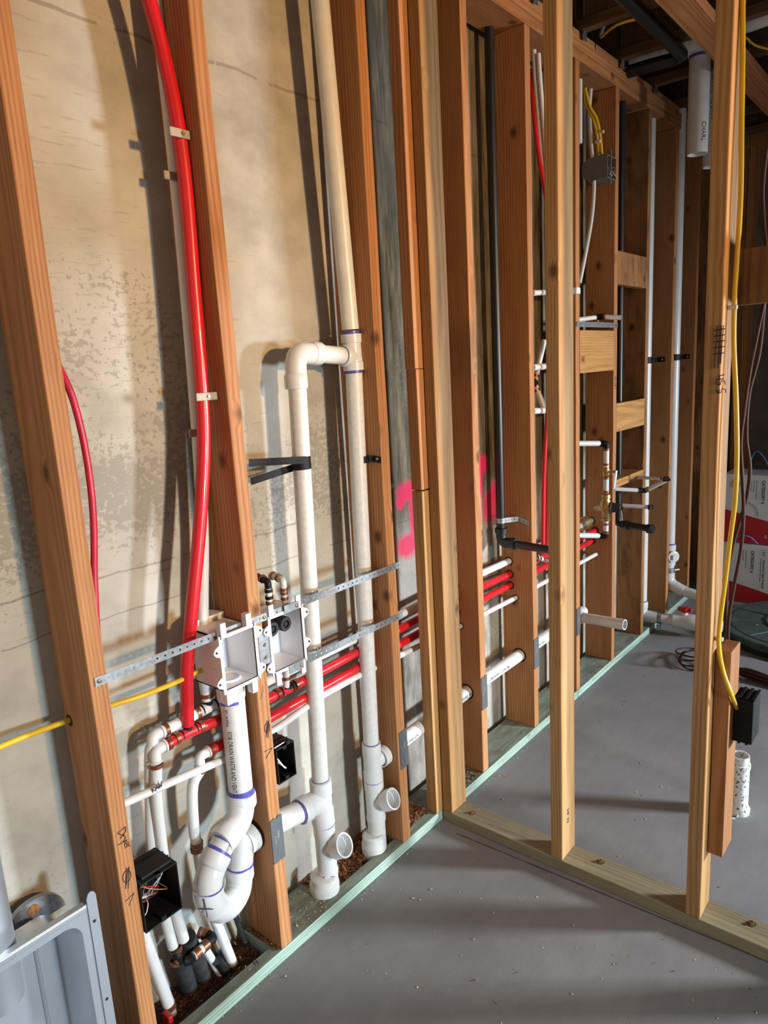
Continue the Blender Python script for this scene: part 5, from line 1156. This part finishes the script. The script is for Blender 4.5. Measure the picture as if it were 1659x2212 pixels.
# floor stub
bs = at(1593, 1752, 'z', .0); h_ = at(1595, 1637, 'x', bs.x).z
t = thing('floor_pipe_stub', bs, 'open paint-speckled white pipe stub rising from the floor at right', 'pipe')
def speckled():
    m, t, b = mat('speckled_pvc'); tc = nd(t, 'ShaderNodeTexCoord'); v = noise(t, tc.outputs['Object'], 110, 3, .6)
    c = ramp(t, v, [(.57, (.74, .72, .68)), (.63, (.06, .05, .045))]).outputs[0]; lk(t, c, b.inputs['Base Color']); b.inputs['Roughness'].default_value = .5; return m
M['speck'] = speckled()
MB().rev(bs, UPV, [(0, 0), (0, .036), (.018, .038), (.03, .031), (h_ - .045, .031), (h_ - .044, .0335), (h_ - .03, .0335), (h_ - .028, .030), (h_, .0295), (h_, .0255), (h_ - .05, .0255), (h_ - .05, 0)], 28).build('stub_pipe', 'speck', t)
MB().tube(arc3 if False else [bs + Vector((-.02 + .03 * math.cos(a_ * .3), -.045 + .02 * math.sin(a_ * .3), .006)) for a_ in range(20)], .0035, 8).build('wire_loop', 'pexw', t)

# sump pit with lid
pc = Vector((.71, 4.16, 0)); R_ = .405
t = thing('sump_pit', pc, 'round weathered green sump lid on a dark basin rim in the far right corner', 'lid')
MB().rev(pc, UPV, [(0, .0), (0, R_ - .01), (.05, R_), (.056, R_ + .008), (.066, R_ + .006), (.066, R_ - .03), (.07, R_ - .035), (.072, .20), (.076, .195), (.077, 0)], 56).build('lid', 'lid', t)
MB().rev(pc, UPV, [(0, R_ + .045), (.012, R_ + .04), (.02, R_ + .012), (.02, R_ - .02)], 56).build('basin_rim', 'abs', t)
for an in (200, 235, 165, 270):
    d_ = Vector((math.cos(math.radians(an)), math.sin(math.radians(an)), 0)); MB().tube([pc + d_ * .21 + Vector((0, 0, .074)), pc + d_ * .37 + Vector((0, 0, .070))], .004, 6).build('lid_rib', 'lid', t)
MB().rev(pc + Vector((0, 0, .0745)), UPV, [(0, .20), (.004, .20), (.004, .192), (0, .192)], 48).build('lid_ring', 'abs', t)
fl = flakes(90, lambda r: (lambda a_, q_: (pc.x + q_ * math.cos(a_), pc.y + q_ * math.sin(a_), .0785))(r.uniform(0, 6.28), r.uniform(.02, .36)), .004, .013, 21)
tag(fl.build('wood_chips', 'sawdust', smooth=False), 'pale wood chips scattered on the green lid', 'chips', kind='stuff')
# cable boxes
YB = 4.60
def catbox(x0, x1, z0, z1, y, lab, splits, txts, extra=None):
    t = thing('cable_box', ((x0 + x1) / 2, y + .12, z0), lab, 'box')
    MB().box((x0, y, z0), (x1, y + .24, z1)).build('carton', 'card', t, smooth=False, bevel=.003)
    za_, zb__ = splits
    MB().prism([(0, 0), (x1 - x0, 0), (x1 - x0, zb__), (0, za_)] if zb__ > .002 else [(0, 0), (x1 - x0, 0), (0, za_)], (x0, y - .0008, z0 + .001), (1, 0, 0), (0, 0, 1), (0, -1, 0), .0004).build('red_panel', 'cardred', t, smooth=False)
    for (px, py, body, size, m_) in txts:
        flat_text('printed_text', body, size, at(px, py, 'y', y - .002), (0.0, 0, -1), (1, 0, 0), m_, t, bold=size * .03)
    return t
zA0, zA1 = at(1620, 1174, 'y', YB).z, at(1620, 1026, 'y', YB).z
xL = at(1560, 1100, 'y', YB).x
zr1, zr2 = at(1577, 1103, 'y', YB), at(1659, 1127, 'y', YB)
slope = (zr2.z - zr1.z) / (zr2.x - zr1.x)
t = catbox(xL, xL + .48, zA0, zA1, YB, 'white and red cable carton, upper one of the stack', (zr1.z - zA0 + slope * (xL - zr1.x), zr1.z - zA0 + slope * (xL + .48 - zr1.x)),
       [(1647, 1038, 'CATEGORY 6', .0235, 'ink'), (1634, 1038, 'Network Performance Resources', .0085, 'inkb'), (1628, 1038, '23AWG SOLID CABLE', .007, 'inkb'), (1622, 1038, 'BLUE JACKET 1000 FT', .007, 'inkb'), (1652, 1156, 'UP', .016, 'card')])
p = at(1590, 1045, 'y', YB - .001); MB().rev(p, (0, -1, 0), [(0, .026), (0, .017), (.0008, .017), (.0008, .026)], 28, closed=True).build('round_seal', 'brass', t)
p = at(1592, 1070, 'y', YB - .001); MB().box(p - Vector((.007, .0006, .028)), p + Vector((.007, .0, .028))).build('small_label', 'inkb', t, smooth=False)
p = at(1625, 1108, 'y', YB - .001); MB().tube([p + Vector((.075 * math.cos(a_) - .04, 0, .085 * math.sin(a_) - .02)) for a_ in [x_ * .1 for x_ in range(0, 16)]], .0012, 5).build('perforated_arc', 'boxg', t)
zr1, zr2 = at(1571, 1253, 'y', YB - .02), at(1652, 1281, 'y', YB - .02); slope = (zr2.z - zr1.z) / (zr2.x - zr1.x)
t = catbox(xL - .03, xL + .47, .001, zA0 - .004, YB - .02, 'white and red cable carton, lower one of the stack behind the sump lid', (zr1.z - .001 + slope * (xL - .03 - zr1.x), max(.0, zr1.z - .001 + slope * (xL + .47 - zr1.x))),
       [(1623, 1189, 'CATEGORY 6', .0235, 'ink'), (1611, 1188, 'Network Performance Resources', .0085, 'inkb'), (1605, 1188, '23AWG SOLID CABLE', .007, 'inkb'), (1599, 1188, 'BLUE JACKET 1000 FT', .007, 'inkb'), (1648, 1210, 'Structured Cable Products', .0165, 'ink'), (1643, 1207, 'World Renowned Superior Quality Products', .0078, 'inkb'), (1648, 1192, 'SCP', .0165, 'ink')])
q = at(1650, 1197, 'y', YB - .0225); MB().box(q + Vector((-.014, 0, -.028)), q + Vector((.012, .0008, -.027))).build('logo_frame', 'ink', t, smooth=False); MB().box(q + Vector((-.014, 0, .022)), q + Vector((.012, .0008, .023))).build('logo_frame', 'ink', t, smooth=False)
run('blue_cable', [at(1585, 1160, 'y', YB - .03), at(1600, 1157, 'y', YB - .05), at(1620, 1160, 'y', YB - .05), at(1637, 1175, 'y', YB - .02)], .0035, 'bluew', 'pale blue cable looping out between the two cartons', 'cable', sp_=True) if 'bluew' in M else None
run('blue_cable', [at(1615, 1010, 'y', YB + .1), at(1632, 976, 'y', YB + .1), at(1648, 985, 'y', YB + .1), at(1662, 1010, 'y', YB + .1)], .003, 'bluew', 'thin blue cable arching above the upper carton', 'cable', sp_=True) if 'bluew' in M else None
# far framing and corner
for px0, px1, lab in ((1600, 1614, 'far wall stud directly beside the right post'), (1615, 1641, 'far wall stud right of the right post, paler')):
    a_, c_ = at(px0, 400, 'y', 5.28), at(px1, 400, 'y', 5.28)
    tag(MB().box((a_.x, 5.28, .0), (a_.x + T, 5.419, 2.80)).build('far_stud', 'stud', smooth=False, bevel=.002), lab, 'stud')
tag(MB().box((-.02, 5.27, 2.80), (2.4, 5.419, 2.80 - .0 + .076)).build('far_top_plate', 'stud_x', smooth=False, bevel=.002), 'double top plate on the far wall, right of the right post', 'plate')
tag(MB().box((at(1497, 1015, 'y', 5.15).x, 5.15, .0), (at(1497, 1015, 'y', 5.15).x + .32, 5.17, at(1500, 1013, 'y', 5.15).z)).build('dark_opening_sheet', 'abs', smooth=False, bevel=.002), 'dark sheet standing in for the opening low in the far corner between the posts', 'board')  # dark sheet added in place of the corner's dark opening
a_, c_ = at(1512, 1166, 'y', 4.8), at(1510, 1275, 'y', 4.8)
tag(MB().box((a_.x, 4.80, max(.001, c_.z)), (a_.x + .05, 4.83, a_.z)).build('yellow_level', 'yellowp', smooth=False, bevel=.003), 'upright yellow tool edge peeking out left of the right post', 'tool')

# chalk and dust line snapped on the slab along the partition
l0, l1 = at(985, 1800, 'z', 0), at(1659, 2078, 'z', 0); b = MB(); rd = random.Random(4); k_ = 60; vs = []
for i in range(k_ + 1):
    p_ = l0 + (l1 - l0) * (i / k_ * 1.2); w_ = .0012 + rd.random() * .0018; vs += [(p_.x, p_.y - w_, .0008), (p_.x, p_.y + w_, .0008)]
b.add(vs, [(2 * i, 2 * i + 2, 2 * i + 3, 2 * i + 1) for i in range(k_)])
tag(b.build('dust_line', 'deck', smooth=False), 'thin brown dust line on the slab running along the near side of the partition plate', 'dust', kind='stuff')

# dark discs painting hole shade where the pipes pass through the studs
M['hole'] = plain('drilled_hole_shade', (.045, .018, .010), .95, var=.4, vscale=150)
for k_, px, py, r_ in ((5, 983, 1264, .0185), (5, 984, 1293, .0185), (5, 986, 1322, .0185), (5, 995, 1352, .0135), (5, 1008, 1494, .031),
                       (6, 1099, 1212, .0185), (6, 1101, 1240, .0185), (6, 1102, 1264, .0185), (6, 1114, 1291, .0135), (6, 1122, 1415, .031),
                       (8, 1278, 1124, .0185), (8, 1286, 1146, .0185), (8, 1279, 1168, .0185), (1, 150, 1556, .013)):
    c_ = at(px, py, 'y', YS[k_])
    h_ = MB().rev((c_.x, YS[k_] - .0006, c_.z), (0, -1, 0), [(0, 0), (0, r_), (.0004, r_ * .97), (.0004, 0)], 24)
    o_ = bpy.data.meshes.new('painted_hole'); base = studs[k_].location
    o_.from_pydata([tuple(v - base) for v in h_.v], [], h_.f); o_.materials.append(M['hole'])
    ob = bpy.data.objects.new('painted_hole', o_); C.objects.link(ob); ob.parent = studs[k_]
c_ = Vector((-.067, YS[2], .362)); base = studs[2].location
h_ = MB().rev((c_.x, YS[2] - .0006, c_.z), (0, -1, 0), [(0, 0), (0, .041), (.0004, .040), (.0004, 0)], 28)
o_ = bpy.data.meshes.new('painted_hole'); o_.from_pydata([tuple(v - base) for v in h_.v], [], h_.f); o_.materials.append(M['hole'])
ob = bpy.data.objects.new('painted_hole', o_); C.objects.link(ob); ob.parent = studs[2]

# ------------------------------------------------------------ groups for the repeated things
GR = {'wall_stud': 'studs of the long wall', 'partition_stud': 'studs of the partition', 'ceiling_joist': 'joists under the floor above', 'pipe_clamp': 'clamps on the tall risers',
      'nail_plate': 'steel nail plates on the studs', 'screw': 'screws around the laundry boxes', 'cross_block': 'cross blocks between studs', 'backer_board': 'backer boards at the partition corner',
      'cable_staple': 'staples on the yellow cables', 'outlet_box': 'electrical boxes', 'anchor_screw': 'anchor screws in the partition plate', 'perforated_strap': 'black straps round the white pipes',
      'cable_box': 'stacked cable cartons', 'hanging_pipe': 'white pipe ends hanging from the ceiling', 'insulated_pipe': 'black insulated pipes at the floor', 'supply_riser': 'supply risers above the valve box',
      'steel_strap': 'galvanized straps', 'top_plate': 'top plates of the long wall', 'bottom_plate': 'bottom plates of the long wall', 'far_stud': 'far wall studs', 'hot_water_pipe': 'red hot water lines',
      'white_line': 'white plastic lines', 'red_line': 'red lines behind the middle post', 'box_bracket': 'brackets on the smaller laundry box', 'brown_cable': 'dark brown cables'}
for o in C.objects:
    if o.parent is None and o.name.split('.')[0] in GR and o.get('category'): o['group'] = GR[o.name.split('.')[0]]
for o in C.objects:
    if '_o' in o: del o['_o']
